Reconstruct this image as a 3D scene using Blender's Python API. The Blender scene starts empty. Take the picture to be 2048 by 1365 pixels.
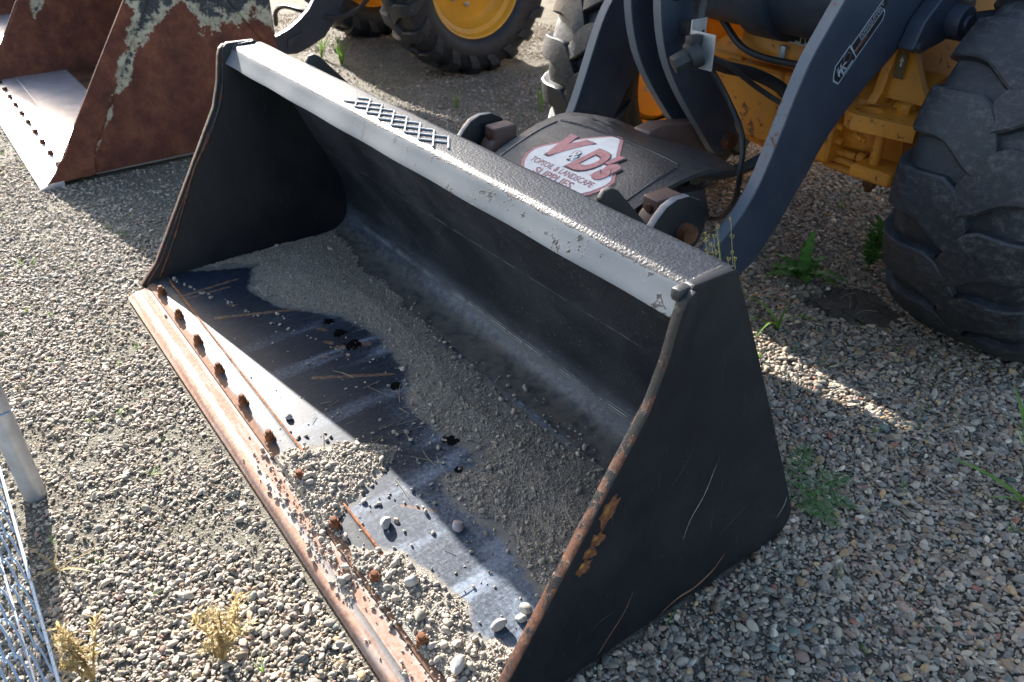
import bpy, bmesh, math, random
import numpy as np
from mathutils import Vector, Matrix

random.seed(7)
rng = np.random.default_rng(11)
scene = bpy.context.scene
C = scene.collection

# ------------------------------------------------------------------ camera, sky, sun, exposure
cam_d = bpy.data.cameras.new('camera')
cam = bpy.data.objects.new('camera', cam_d)
C.objects.link(cam)
CAM = Vector((3.2224, -0.3852, 1.5880))
_F = Vector((-0.68500, 0.49077, -0.53843)); _R = Vector((0.58708, 0.80948, -0.00906)); _U = Vector((-0.43141, 0.32230, 0.84262))
cam.matrix_world = Matrix(((_R.x, _U.x, -_F.x, CAM.x), (_R.y, _U.y, -_F.y, CAM.y), (_R.z, _U.z, -_F.z, CAM.z), (0, 0, 0, 1)))
cam_d.sensor_width = 36.0
cam_d.lens = 28.39
cam_d.clip_start = 0.05
cam_d.clip_end = 2000
cam_d.dof.use_dof = True
cam_d.dof.focus_distance = 2.15
cam_d.dof.aperture_fstop = 5.0
scene.camera = cam

SUN_DIR = Vector((-1.0, 0.105, 0.405)).normalized()      # towards the sun
SUN_EL = math.asin(SUN_DIR.z)
SUN_ROT = math.atan2(SUN_DIR.x, SUN_DIR.y)
world = bpy.data.worlds.new('World')
scene.world = world
world.use_nodes = True
wn = world.node_tree
wn.nodes.clear()
w_out = wn.nodes.new('ShaderNodeOutputWorld')
w_bg = wn.nodes.new('ShaderNodeBackground')
w_sky = wn.nodes.new('ShaderNodeTexSky')
w_sky.sky_type = 'NISHITA'
w_sky.sun_disc = False
w_sky.sun_elevation = SUN_EL
w_sky.sun_rotation = SUN_ROT
w_sky.air_density = 1.0
w_sky.dust_density = 2.2
w_bg.inputs['Strength'].default_value = 0.080
wn.links.new(w_sky.outputs[0], w_bg.inputs['Color'])
wn.links.new(w_bg.outputs[0], w_out.inputs['Surface'])

sun_d = bpy.data.lights.new('sun', 'SUN')
sun_d.energy = 4.3
sun_d.angle = math.radians(0.55)
sun_d.color = (1.0, 0.95, 0.89)
sun = bpy.data.objects.new('sun', sun_d)
C.objects.link(sun)
sun.rotation_euler = SUN_DIR.to_track_quat('Z', 'Y').to_euler()

scene.view_settings.view_transform = 'Standard'
scene.view_settings.look = 'None'
scene.view_settings.gamma = 1.0
scene.view_settings.use_curve_mapping = False
scene.view_settings.exposure = 2.42
scene.cycles.max_bounces = 6
scene.cycles.sample_clamp_indirect = 8.0

# ------------------------------------------------------------------ material helpers
class NT:
    """small helper that adds shader nodes"""
    def __init__(self, name):
        self.m = bpy.data.materials.new(name)
        self.m.use_nodes = True
        self.t = self.m.node_tree
        self.b = self.t.nodes['Principled BSDF']
        self.co = self.t.nodes.new('ShaderNodeTexCoord')
    def link(self, a, b):
        self.t.links.new(a, b)
    def put(self, sock, v):
        if isinstance(v, bpy.types.NodeSocket):
            self.link(v, sock)
        elif v is not None:
            if isinstance(v, (tuple, list)) and len(v) == 3 and sock.type == 'RGBA':
                v = (*v, 1.0)
            sock.default_value = v
    def coord(self, scale=(1, 1, 1), rot=(0, 0, 0), loc=(0, 0, 0)):
        n = self.t.nodes.new('ShaderNodeMapping')
        n.inputs['Scale'].default_value = scale
        n.inputs['Rotation'].default_value = rot
        n.inputs['Location'].default_value = loc
        self.link(self.co.outputs['Object'], n.inputs['Vector'])
        return n.outputs[0]
    def noise(self, scale, detail=4.0, rough=0.6, vec=None, out='Fac', dist=0.0):
        n = self.t.nodes.new('ShaderNodeTexNoise')
        n.inputs['Scale'].default_value = scale
        n.inputs['Detail'].default_value = detail
        n.inputs['Roughness'].default_value = rough
        n.inputs['Distortion'].default_value = dist
        self.link(vec if vec is not None else self.co.outputs['Object'], n.inputs['Vector'])
        return n.outputs[out]
    def voronoi(self, scale, out='Distance', vec=None, feature='F1'):
        n = self.t.nodes.new('ShaderNodeTexVoronoi')
        n.feature = feature
        n.inputs['Scale'].default_value = scale
        self.link(vec if vec is not None else self.co.outputs['Object'], n.inputs['Vector'])
        return n.outputs[out]
    def ramp(self, fac, a, b, smooth=True):
        n = self.t.nodes.new('ShaderNodeMapRange')
        n.interpolation_type = 'SMOOTHSTEP' if smooth else 'LINEAR'
        n.clamp = True
        self.put(n.inputs['Value'], fac)
        n.inputs['From Min'].default_value = a
        n.inputs['From Max'].default_value = b
        return n.outputs[0]
    def cramp(self, fac, stops):
        n = self.t.nodes.new('ShaderNodeValToRGB')
        e = n.color_ramp.elements
        while len(e) < len(stops):
            e.new(0.5)
        for el, (p, c) in zip(e, stops):
            el.position = p
            el.color = (*c, 1.0)
        self.put(n.inputs['Fac'], fac)
        return n.outputs['Color']
    def math(self, op, a, b=None):
        n = self.t.nodes.new('ShaderNodeMath')
        n.operation = op
        self.put(n.inputs[0], a)
        if b is not None:
            self.put(n.inputs[1], b)
        return n.outputs[0]
    def mix(self, fac, a, b, mode='MIX'):
        n = self.t.nodes.new('ShaderNodeMix')
        n.data_type = 'RGBA'
        n.blend_type = mode
        self.put(n.inputs['Factor'], fac)
        self.put(n.inputs['A'] if False else n.inputs[6], a)
        self.put(n.inputs[7], b)
        return n.outputs[2]
    def fmix(self, fac, a, b):
        n = self.t.nodes.new('ShaderNodeMix')
        n.data_type = 'FLOAT'
        self.put(n.inputs[0], fac)
        self.put(n.inputs[2], a)
        self.put(n.inputs[3], b)
        return n.outputs[0]
    def attr(self, name, kind='GEOMETRY', out='Fac'):
        n = self.t.nodes.new('ShaderNodeAttribute')
        n.attribute_type = kind
        n.attribute_name = name
        return n.outputs[out]
    def xyz(self, sock=None):
        n = self.t.nodes.new('ShaderNodeSeparateXYZ')
        self.link(sock if sock is not None else self.co.outputs['Object'], n.inputs[0])
        return n.outputs
    def bump(self, h, strength=0.3, dist=0.01, prev=None):
        n = self.t.nodes.new('ShaderNodeBump')
        n.inputs['Strength'].default_value = strength
        n.inputs['Distance'].default_value = dist
        self.put(n.inputs['Height'], h)
        if prev is not None:
            self.link(prev, n.inputs['Normal'])
        return n.outputs[0]
    def done(self, col=None, rough=None, metal=None, nrm=None, spec=None):
        self.put(self.b.inputs['Base Color'], col)
        self.put(self.b.inputs['Roughness'], rough)
        self.put(self.b.inputs['Metallic'], metal)
        if nrm is not None:
            self.link(nrm, self.b.inputs['Normal'])
        if spec is not None:
            self.b.inputs['Specular IOR Level'].default_value = spec
        return self.m

RUST_A, RUST_B, RUST_C = (0.045, 0.016, 0.009), (0.16, 0.060, 0.025), (0.30, 0.135, 0.06)

def rust_colour(n, scale=14):
    f = n.noise(scale, 8, 0.7)
    return n.cramp(f, [(0.3, RUST_A), (0.52, RUST_B), (0.72, RUST_C)])

def mat_plain(name, col, rough=0.5, metal=0.0, vary=0.25, scale=20, bump=0.0):
    n = NT(name)
    f = n.noise(scale, 6, 0.65)
    dk = tuple(c * (1 - vary) for c in col)
    lt = tuple(min(1, c * (1 + vary)) for c in col)
    c = n.cramp(f, [(0.3, dk), (0.7, lt)])
    nrm = n.bump(n.noise(scale * 6, 5), bump, 0.004) if bump else None
    return n.done(c, n.fmix(f, max(0.05, rough - 0.08), min(1, rough + 0.1)), metal, nrm)

def mat_paint(name, col, rust_amt=0.5, dusty=0.15, rough=0.42, chip_scale=18, bump=0.05, scratch=True):
    """worn machine paint: chips down to rust, thin dust, fine scratches"""
    n = NT(name)
    big = n.noise(3.0, 5, 0.6)
    chips = n.math('ADD', n.noise(chip_scale, 9, 0.72), n.math('MULTIPLY', n.noise(2.2, 3), 0.45))
    chip = n.ramp(chips, 1.02 - 0.28 * rust_amt, 1.06 - 0.28 * rust_amt)
    base = n.cramp(big, [(0.3, tuple(c * 0.85 for c in col)), (0.7, tuple(c * 1.15 for c in col))])
    dust = n.math('MULTIPLY', n.ramp(n.noise(9, 8, 0.75), 0.42, 0.75), dusty)
    base = n.mix(dust, base, (0.20, 0.19, 0.17))
    if scratch:
        s = n.ramp(n.noise(60, 3, 0.5, vec=n.coord((1, 14, 1), (0.4, 0.3, 0.9))), 0.69, 0.74)
        base = n.mix(n.math('MULTIPLY', s, 0.35), base, (0.25, 0.25, 0.26))
    c = n.mix(chip, base, rust_colour(n, 30))
    r = n.fmix(chip, n.fmix(dust, n.fmix(big, rough - 0.06, rough + 0.08), 0.8), 0.85)
    h = n.math('SUBTRACT', n.math('MULTIPLY', n.noise(90, 4), 0.3), n.math('MULTIPLY', chip, 0.6))
    return n.done(c, r, 0.0, n.bump(h, bump * 4, 0.002))

# ------------------------------------------------------------------ mesh helpers
def finish(bm, name, mats, parent=None, angle=35, smooth=True):
    me = bpy.data.meshes.new(name)
    bmesh.ops.recalc_face_normals(bm, faces=bm.faces[:])
    bm.to_mesh(me)
    bm.free()
    return obj_from(me, name, mats, parent, angle, smooth)

def obj_from(me, name, mats, parent=None, angle=35, smooth=True):
    if not isinstance(mats, (list, tuple)):
        mats = [mats]
    for m in mats:
        if m is not None:
            me.materials.append(m)
    if smooth and len(me.polygons):
        me.polygons.foreach_set('use_smooth', [True] * len(me.polygons))
        me.set_sharp_from_angle(angle=math.radians(angle))
    o = bpy.data.objects.new(name, me)
    C.objects.link(o)
    if parent is not None:
        o.parent = parent
    return o

def thing(name, label, cat, loc=(0, 0, 0), rz=0.0, group=None):
    o = bpy.data.objects.new(name, None)
    o.empty_display_size = 0.1
    C.objects.link(o)
    o.location = loc
    o.rotation_euler = (0, 0, rz)
    return tag(o, label, cat, group)

def tag(o, label=None, cat=None, group=None, kind=None):
    if label: o['label'] = label
    if cat: o['category'] = cat
    if group: o['group'] = group
    if kind: o['kind'] = kind
    return o

def share(o, parent, name=None):
    """a copy of a part sharing its mesh"""
    c = o.copy()
    C.objects.link(c)
    c.parent = parent
    return c

def bevel(bm, off, seg=2, angle=30):
    es = [e for e in bm.edges if len(e.link_faces) == 2 and e.calc_face_angle(0) > math.radians(angle)]
    if es and off > 0:
        bmesh.ops.bevel(bm, geom=es, offset=off, segments=seg, profile=0.6, affect='EDGES', clamp_overlap=True)

def prism_x(bm, poly, x0, x1, off=0.0, seg=2, holes=None):
    """a plate: outline in (y, z), thickness from x0 to x1"""
    b = bmesh.new()
    va = [b.verts.new((x0, y, z)) for y, z in poly]
    vb = [b.verts.new((x1, y, z)) for y, z in poly]
    n = len(poly)
    b.faces.new(va)
    b.faces.new(vb[::-1])
    for i in range(n):
        b.faces.new((va[i], va[(i + 1) % n], vb[(i + 1) % n], vb[i]))
    bmesh.ops.recalc_face_normals(b, faces=b.faces[:])
    bevel(b, off, seg, 25)
    merge(bm, b)

def merge(bm, b, mtx=None):
    if mtx is not None:
        bmesh.ops.transform(b, matrix=mtx, verts=b.verts[:])
    me = bpy.data.meshes.new('tmp')
    b.to_mesh(me)
    b.free()
    bm.from_mesh(me)
    bpy.data.meshes.remove(me)

def box(bm, lo, hi, off=0.0, seg=2, mtx=None):
    b = bmesh.new()
    bmesh.ops.create_cube(b, size=1)
    lo, hi = Vector(lo), Vector(hi)
    c, s = (lo + hi) / 2, hi - lo
    bmesh.ops.transform(b, matrix=Matrix.Translation(c) @ Matrix.Diagonal((*s, 1)), verts=b.verts[:])
    bevel(b, off, seg)
    merge(bm, b, mtx)

def cyl(bm, p0, p1, r0, r1=None, n=24, off=0.0, seg=2):
    r1 = r0 if r1 is None else r1
    p0, p1 = Vector(p0), Vector(p1)
    d = p1 - p0
    b = bmesh.new()
    bmesh.ops.create_cone(b, cap_ends=True, segments=n, radius1=r0, radius2=r1, depth=d.length)
    bevel(b, off, seg, 50)
    merge(bm, b, Matrix.Translation((p0 + p1) / 2) @ d.to_track_quat('Z', 'Y').to_matrix().to_4x4())

def lathe_x(bm, prof, n=64, x0=0.0, centre=(0, 0)):
    """revolve (x, r) profile about an axis parallel to X"""
    rings = []
    for x, r in prof:
        if r < 1e-5:
            rings.append([bm.verts.new((x + x0, centre[0], centre[1]))])
        else:
            rings.append([bm.verts.new((x + x0, centre[0] + r * math.cos(2 * math.pi * k / n), centre[1] + r * math.sin(2 * math.pi * k / n))) for k in range(n)])
    for a, b in zip(rings, rings[1:]):
        for k in range(n):
            k2 = (k + 1) % n
            if len(a) == 1 and len(b) == 1: continue
            if len(a) == 1: bm.faces.new((a[0], b[k], b[k2]))
            elif len(b) == 1: bm.faces.new((a[k], a[k2], b[0]))
            else: bm.faces.new((a[k], a[k2], b[k2], b[k]))

def smooth_path(pts, n=8):
    """Catmull-Rom through 3-D points"""
    P = [Vector(p) for p in pts]
    P = [2 * P[0] - P[1]] + P + [2 * P[-1] - P[-2]]
    out = []
    for i in range(1, len(P) - 2):
        for k in range(n):
            t = k / n
            a, b, c, d = P[i - 1], P[i], P[i + 1], P[i + 2]
            out.append(0.5 * ((2 * b) + (c - a) * t + (2 * a - 5 * b + 4 * c - d) * t * t + (3 * b - a - 3 * c + d) * t ** 3))
    out.append(P[-2])
    return out

def tube(bm, pts, r, n=8, cap=True):
    P = [Vector(p) for p in pts]
    rr = r if callable(r) else (lambda t: r)
    rings = []
    up = Vector((0, 0, 1))
    for i, p in enumerate(P):
        d = (P[min(i + 1, len(P) - 1)] - P[max(i - 1, 0)]).normalized()
        a = d.cross(up)
        if a.length < 0.05: a = d.cross(Vector((1, 0, 0)))
        a.normalize()
        b = d.cross(a)
        q = rr(i / max(1, len(P) - 1))
        rings.append([bm.verts.new(p + a * math.cos(2 * math.pi * k / n) * q + b * math.sin(2 * math.pi * k / n) * q) for k in range(n)])
    for a, b in zip(rings, rings[1:]):
        for k in range(n):
            bm.faces.new((a[k], a[(k + 1) % n], b[(k + 1) % n], b[k]))
    if cap:
        bm.faces.new(rings[0][::-1])
        bm.faces.new(rings[-1])

def grid_mesh(name, nx, ny, fn, wrap=False):
    """sheet of (nx+1)*(ny+1) points; fn(u, v) arrays -> (x, y, z) arrays"""
    u, v = np.meshgrid(np.linspace(0, 1, nx + 1), np.linspace(0, 1, ny + 1), indexing='ij')
    x, y, z = fn(u.ravel(), v.ravel())
    co = np.stack([x, y, z], -1).astype(np.float32)
    i, j = np.meshgrid(np.arange(nx), np.arange(ny), indexing='ij')
    a = (i * (ny + 1) + j).ravel()
    q = np.stack([a, a + ny + 1, a + ny + 2, a + 1], -1).astype(np.int32)
    me = bpy.data.meshes.new(name)
    me.vertices.add(len(co)); me.vertices.foreach_set('co', co.ravel())
    me.loops.add(q.size); me.loops.foreach_set('vertex_index', q.ravel())
    me.polygons.add(len(q)); me.polygons.foreach_set('loop_start', np.arange(len(q)) * 4)
    me.update(calc_edges=True)
    me.validate()
    return me, co

def fattr(me, name, vals):
    a = me.attributes.new(name, 'FLOAT', 'POINT')
    a.data.foreach_set('value', np.asarray(vals, np.float32))

# ---- numpy value noise for masks and heights
def vnoise(x, y, scale, seed=0, octs=4, gain=0.55):
    out = np.zeros_like(x, float); amp = 1.0; tot = 0
    for o in range(octs):
        s = scale * 2 ** o
        X, Y = x * s + 37.1 * (seed + o), y * s - 11.7 * (seed + 2 * o)
        xi, yi = np.floor(X).astype(np.int64), np.floor(Y).astype(np.int64)
        fx, fy = X - xi, Y - yi
        fx, fy = fx * fx * (3 - 2 * fx), fy * fy * (3 - 2 * fy)
        def h(a, b):
            v = (a * 374761393 + b * 668265263 + (seed + o) * 974634777) & 0xffffffff
            v = ((v ^ (v >> 13)) * 1274126177) & 0xffffffff
            return ((v ^ (v >> 16)) & 0xffff) / 65535.0
        out += amp * ((h(xi, yi) * (1 - fx) + h(xi + 1, yi) * fx) * (1 - fy) + (h(xi, yi + 1) * (1 - fx) + h(xi + 1, yi + 1) * fx) * fy)
        tot += amp; amp *= gain
    return out / tot

def poly_sd(x, y, poly):
    """signed distance to a closed polygon, positive inside"""
    P = np.asarray(poly, float)
    d = np.full(x.shape, 1e9); ins = np.zeros(x.shape, bool)
    for i in range(len(P)):
        a, b = P[i], P[(i + 1) % len(P)]
        e = b - a
        t = np.clip(((x - a[0]) * e[0] + (y - a[1]) * e[1]) / (e @ e + 1e-12), 0, 1)
        d = np.minimum(d, np.hypot(x - a[0] - t * e[0], y - a[1] - t * e[1]))
        c = ((a[1] > y) != (b[1] > y)) & (x < (b[0] - a[0]) * (y - a[1]) / (b[1] - a[1] + 1e-12) + a[0])
        ins ^= c
    return np.where(ins, d, -d)

def sstep(x, a, b):
    t = np.clip((x - a) / (b - a), 0, 1)
    return t * t * (3 - 2 * t)

# ------------------------------------------------------------------ scattered stones (geometry nodes)
def stone_shape(seed, flat=0.55, rnd=6, sub=3):
    """river stone: a sphere worn flat by a few soft planes"""
    r = random.Random(seed)
    b = bmesh.new()
    bmesh.ops.create_icosphere(b, subdivisions=sub, radius=1.0)
    planes = []
    for k in range(rnd):
        nrm = Vector((r.gauss(0, 1), r.gauss(0, 1), r.gauss(0, 0.8))).normalized()
        planes.append((nrm, r.uniform(0.55, 0.92)))
    ay = r.uniform(0.68, 0.98)
    for v in b.verts:
        d = v.co.normalized()
        acc = 1.0
        for nrm, p in planes:
            c = d.dot(nrm)
            if c > 0.05:
                acc += (c / p) ** 20
        v.co = d * acc ** (-1 / 20)
        v.co.x *= 0.5; v.co.y *= 0.5 * ay; v.co.z *= 0.5 * flat
    b.verts.index_update()
    vs = [tuple(v.co) for v in b.verts]
    fs = [tuple(v.index for v in f.verts) for f in b.faces]
    b.free()
    return vs, fs

def scatter_group():
    g = bpy.data.node_groups.new('scatter_stones', 'GeometryNodeTree')
    g.interface.new_socket('Geometry', in_out='INPUT', socket_type='NodeSocketGeometry')
    g.interface.new_socket('Geometry', in_out='OUTPUT', socket_type='NodeSocketGeometry')
    N = g.nodes.new; L = g.links.new
    gi, go = N('NodeGroupInput'), N('NodeGroupOutput')
    def named(nm, dt):
        a = N('GeometryNodeInputNamedAttribute'); a.data_type = dt; a.inputs['Name'].default_value = nm
        return a.outputs['Attribute']
    sid = named('sid', 'INT')
    cmp = N('FunctionNodeCompare'); cmp.data_type = 'INT'; cmp.operation = 'GREATER_EQUAL'
    ins = [s for s in cmp.inputs if s.type == 'INT']
    L(sid, ins[0]); ins[1].default_value = 0
    sep = N('GeometryNodeSeparateGeometry'); sep.domain = 'POINT'
    L(gi.outputs[0], sep.inputs['Geometry']); L(cmp.outputs[0], sep.inputs['Selection'])
    spl = N('GeometryNodeSplitToInstances'); spl.domain = 'POINT'
    L(sep.outputs['Selection'], spl.inputs[0]); L(sid, spl.inputs['Group ID'])
    iop = N('GeometryNodeInstanceOnPoints')
    L(sep.outputs['Inverted'], iop.inputs['Points']); L(spl.outputs[0], iop.inputs['Instance'])
    iop.inputs['Pick Instance'].default_value = True
    L(named('pick', 'INT'), iop.inputs['Instance Index'])
    L(named('rot', 'FLOAT_VECTOR'), iop.inputs['Rotation'])
    L(named('scl', 'FLOAT_VECTOR'), iop.inputs['Scale'])
    L(iop.outputs[0], go.inputs[0])
    return g
SCATTER = scatter_group()

def scatter(name, stones, pos, rot, scl, col, mat, label):
    vs, fs, sid = [], [], []
    for k, (v, f) in enumerate(stones):
        o = len(vs)
        vs += v
        fs += [tuple(i + o for i in q) for q in f]
        sid += [k] * len(v)
    ns = len(vs); n = len(pos)
    me = bpy.data.meshes.new(name)
    me.from_pydata(vs, [], fs)
    me.polygons.foreach_set('use_smooth', [True] * len(me.polygons))
    me.set_sharp_from_angle(angle=math.radians(70))
    me.vertices.add(n)
    co = np.concatenate([np.array(vs, np.float32), pos.astype(np.float32)])
    me.vertices.foreach_set('co', co.ravel())
    def put(nm, typ, key, first, vals, dim):
        a = me.attributes.new(nm, typ, 'POINT')
        full = np.concatenate([first, vals]).astype(np.int32 if typ == 'INT' else np.float32)
        a.data.foreach_set(key, full.ravel())
    put('sid', 'INT', 'value', np.array(sid), np.full(n, -1), 1)
    put('pick', 'INT', 'value', np.zeros(ns), rng.integers(0, len(stones), n), 1)
    put('rot', 'FLOAT_VECTOR', 'vector', np.zeros((ns, 3)), rot, 3)
    put('scl', 'FLOAT_VECTOR', 'vector', np.ones((ns, 3)), scl, 3)
    put('tint', 'FLOAT_VECTOR', 'vector', np.ones((ns, 3)), col, 3)
    me.update()
    me.materials.append(mat)
    o = bpy.data.objects.new(name, me)
    C.objects.link(o)
    md = o.modifiers.new('scatter', 'NODES')
    md.node_group = SCATTER
    tag(o, label, None, None, 'stuff')
    return o

PALETTE = np.array([(.235, .222, .200), (.30, .275, .235), (.175, .182, .190), (.075, .085, .090), (.27, .190, .165), (.46, .45, .43),
                    (.165, .125, .090), (.26, .25, .235), (.205, .205, .20), (.33, .30, .255), (.085, .125, .13), (.32, .23, .12), (.25, .10, .075)])
PAL_W = np.array([20, 16, 13, 5, 5, 7, 10, 20, 16, 8, 5, 5, 1.5], float); PAL_W /= PAL_W.sum()

def stone_cols(n, dust=0.0):
    c = PALETTE[rng.choice(len(PALETTE), n, p=PAL_W)]
    c = c * np.array((1.40, 1.20, 0.97)) * rng.uniform(0.6, 1.3, (n, 1))
    d = np.array((.41, .370, .310))
    return c * (1 - dust) + d * dust

# ------------------------------------------------------------------ materials
def mk_stone(name='gravel_stone', dusty=0.25):
    n = NT(name)
    t = n.attr('tint', 'INSTANCER', 'Vector')
    f = n.noise(3.0, 6, 0.7)
    c = n.mix(n.math('MULTIPLY', n.ramp(f, 0.35, 0.75), 0.5), t, n.mix(0.5, t, (0.40, 0.37, 0.33)))
    v = n.ramp(n.noise(9, 4, 0.6, vec=n.coord((1, 1, 4), (0.5, 0.2, 0))), 0.55, 0.75)
    c = n.mix(n.math('MULTIPLY', v, 0.25), c, (0.05, 0.045, 0.04))
    return n.done(c, 0.72, 0.0, n.bump(n.noise(14, 6, 0.7), 0.35, 0.06), 0.35)
M_STONE = mk_stone()

def mk_ground():
    n = NT('ground_dirt')
    a = n.noise(5.5, 8, 0.7)
    peb = n.voronoi(95, 'Color')
    pd = n.voronoi(95, 'Distance')
    fine = n.noise(160, 6, 0.7)
    dirt = n.cramp(a, [(0.28, (.115, .100, .072)), (0.5, (.205, .185, .142)), (0.74, (.29, .262, .21))])
    sepc = n.t.nodes.new('ShaderNodeSeparateColor'); n.link(peb, sepc.inputs[0])
    stone = n.cramp(sepc.outputs[0], [(0.0, (.09, .09, .085)), (0.4, (.20, .195, .185)), (0.75, (.27, .255, .23)), (1.0, (.34, .32, .29))])
    c = n.mix(n.math('MULTIPLY', n.ramp(pd, 0.5, 0.25), 0.75), dirt, stone)
    c = n.mix(n.math('MULTIPLY', n.ramp(n.noise(2.1, 7, 0.72), 0.55, 0.74), 0.35), c, (.105, .112, .055))
    c = n.mix(n.math('MULTIPLY', n.ramp(fine, 0.55, 0.75), 0.35), c, (.06, .055, .045))
    h = n.math('ADD', n.math('MULTIPLY', n.ramp(pd, 0.6, 0.0), 0.7), n.math('MULTIPLY', fine, 0.5))
    return n.done(c, 0.92, 0.0, n.bump(n.math('ADD', h, n.math('MULTIPLY', n.noise(45, 8, 0.75), 1.5)), 1.0, 0.014), 0.2)
M_GROUND = mk_ground()

def mk_black_paint(name, base=(0.0062, 0.0076, 0.0105), rough=0.36, specks=0.5, dusty=0.12, scratch_rot=(0, 0, 0.5), rust=0.0):
    n = NT(name)
    big = n.noise(2.6, 6, 0.65)
    sp = n.ramp(n.noise(140, 3, 0.6), 0.70, 0.76)
    sp = n.math('MULTIPLY', sp, specks)
    c = n.mix(n.math('MULTIPLY', n.ramp(big, 0.38, 0.75), dusty), base, (0.16, 0.155, 0.145))
    c = n.mix(sp, c, (0.30, 0.28, 0.24))
    s = n.ramp(n.noise(38, 2, 0.5, vec=n.coord((0.35, 16, 0.35), scratch_rot)), 0.715, 0.745)
    c = n.mix(n.math('MULTIPLY', s, 0.35 * (specks + 0.2)), c, (0.35, 0.35, 0.36))
    if rust:
        ch = n.ramp(n.math('ADD', n.noise(16, 9, 0.72), n.math('MULTIPLY', n.noise(2.0, 3), 0.4)), 0.98 - rust * 0.25, 1.01 - rust * 0.25)
        c = n.mix(ch, c, rust_colour(n, 40))
    r = n.fmix(n.ramp(big, 0.3, 0.8), rough, rough + 0.16)
    return n.done(c, r, 0.0, n.bump(n.math('ADD', n.noise(70, 5, 0.6), n.math('MULTIPLY', n.noise(5, 3, 0.5), 6.0)), 0.07, 0.004), 0.32)
M_BLACK = mk_black_paint('black_paint_plate', specks=0.35, dusty=0.055, rough=0.44)
def mk_back():
    n = NT('black_paint_back')
    z = n.xyz()[2]
    big = n.noise(2.6, 6, 0.65)
    c = n.mix(n.math('MULTIPLY', n.ramp(big, 0.35, 0.75), 0.30), (0.0085, 0.0115, 0.017), (0.11, 0.125, 0.150))
    sp = n.math('ADD', n.math('MULTIPLY', n.ramp(n.noise(150, 3, 0.6, vec=n.coord((1, 1, 0.6))), 0.62, 0.70), 0.55), n.math('MULTIPLY', n.ramp(n.noise(60, 3, 0.6), 0.68, 0.72), 0.5))
    c = n.mix(n.math('MULTIPLY', sp, 0.85), c, (0.28, 0.265, 0.23))
    # dried crust low down, fading upwards with a ragged edge
    cr = n.ramp(n.math('ADD', n.math('MULTIPLY', z, -6.0), n.noise(34, 9, 0.78)), -0.05, 0.14)
    c = n.mix(n.math('MULTIPLY', cr, 0.7), c, n.cramp(n.noise(26, 7, 0.7), [(0.35, (.05, .048, .044)), (0.55, (.16, .148, .125)), (0.75, (.20, .12, .065))]))
    sky_band = n.math('MULTIPLY', n.ramp(n.math('ABSOLUTE', n.math('SUBTRACT', z, 0.105)), 0.075, 0.0), n.ramp(n.noise(7, 6, 0.7, vec=n.coord((0.5, 2, 2))), 0.3, 0.75))  # bluish sky reflection painted along the lower curve
    c = n.mix(n.math('MULTIPLY', sky_band, 0.5), c, (.13, .165, .22))
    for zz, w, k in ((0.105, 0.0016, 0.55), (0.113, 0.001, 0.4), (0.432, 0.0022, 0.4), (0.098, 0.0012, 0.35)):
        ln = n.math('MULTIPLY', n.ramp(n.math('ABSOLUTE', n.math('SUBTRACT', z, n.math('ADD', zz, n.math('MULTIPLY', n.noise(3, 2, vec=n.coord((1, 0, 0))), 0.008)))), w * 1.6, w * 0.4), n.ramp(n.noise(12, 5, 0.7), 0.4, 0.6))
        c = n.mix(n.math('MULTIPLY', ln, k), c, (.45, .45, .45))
    return n.done(c, n.fmix(n.ramp(big, 0.3, 0.8), 0.40, 0.58), 0.0, n.bump(n.noise(70, 5, 0.6), 0.10, 0.004))
M_BACK = mk_back()
M_HOOK = mk_black_paint('black_paint_hook', specks=0.25, dusty=0.10, rough=0.40, rust=0.35)

def mk_rust(name='rust', light=0.0, scale=22):
    n = NT(name)
    f = n.noise(scale, 9, 0.75)
    a, b, c3 = RUST_A, RUST_B, RUST_C
    L = lambda c: tuple(x * (1 + light) for x in c)
    c = n.cramp(f, [(0.30, L(a)), (0.50, L(b)), (0.70, L(c3))])
    return n.done(c, 0.85, 0.0, n.bump(n.noise(90, 8, 0.75), 0.5, 0.004), 0.3)
M_RUST = mk_rust()
M_RUST_DARK = mk_rust('dark_rust', -0.45, 14)

def mk_edge():
    """plate edge: black paint worn through to rust, more towards the bottom"""
    n = NT('rusty_plate_edge')
    z = n.xyz()[2]
    f = n.math('ADD', n.noise(13, 8, 0.72), n.math('MULTIPLY', z, -0.18))
    k = n.ramp(f, 0.39, 0.43)
    steel = n.ramp(n.noise(40, 6, 0.7), 0.62, 0.68)
    rc = n.mix(n.math('MULTIPLY', steel, 0.6), n.cramp(n.noise(34, 9, 0.75), [(0.34, (.022, .009, .007)), (0.5, (.090, .032, .015)), (0.74, (.19, .085, .042))]), (.30, .27, .24))
    c = n.mix(k, (.011, .0115, .013), rc)
    return n.done(c, n.fmix(k, 0.4, 0.75), 0.0, n.bump(n.math('ADD', n.noise(60, 8, 0.75), n.math('MULTIPLY', k, -0.3)), 0.5, 0.004), 0.4)
M_EDGE = mk_edge()

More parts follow.
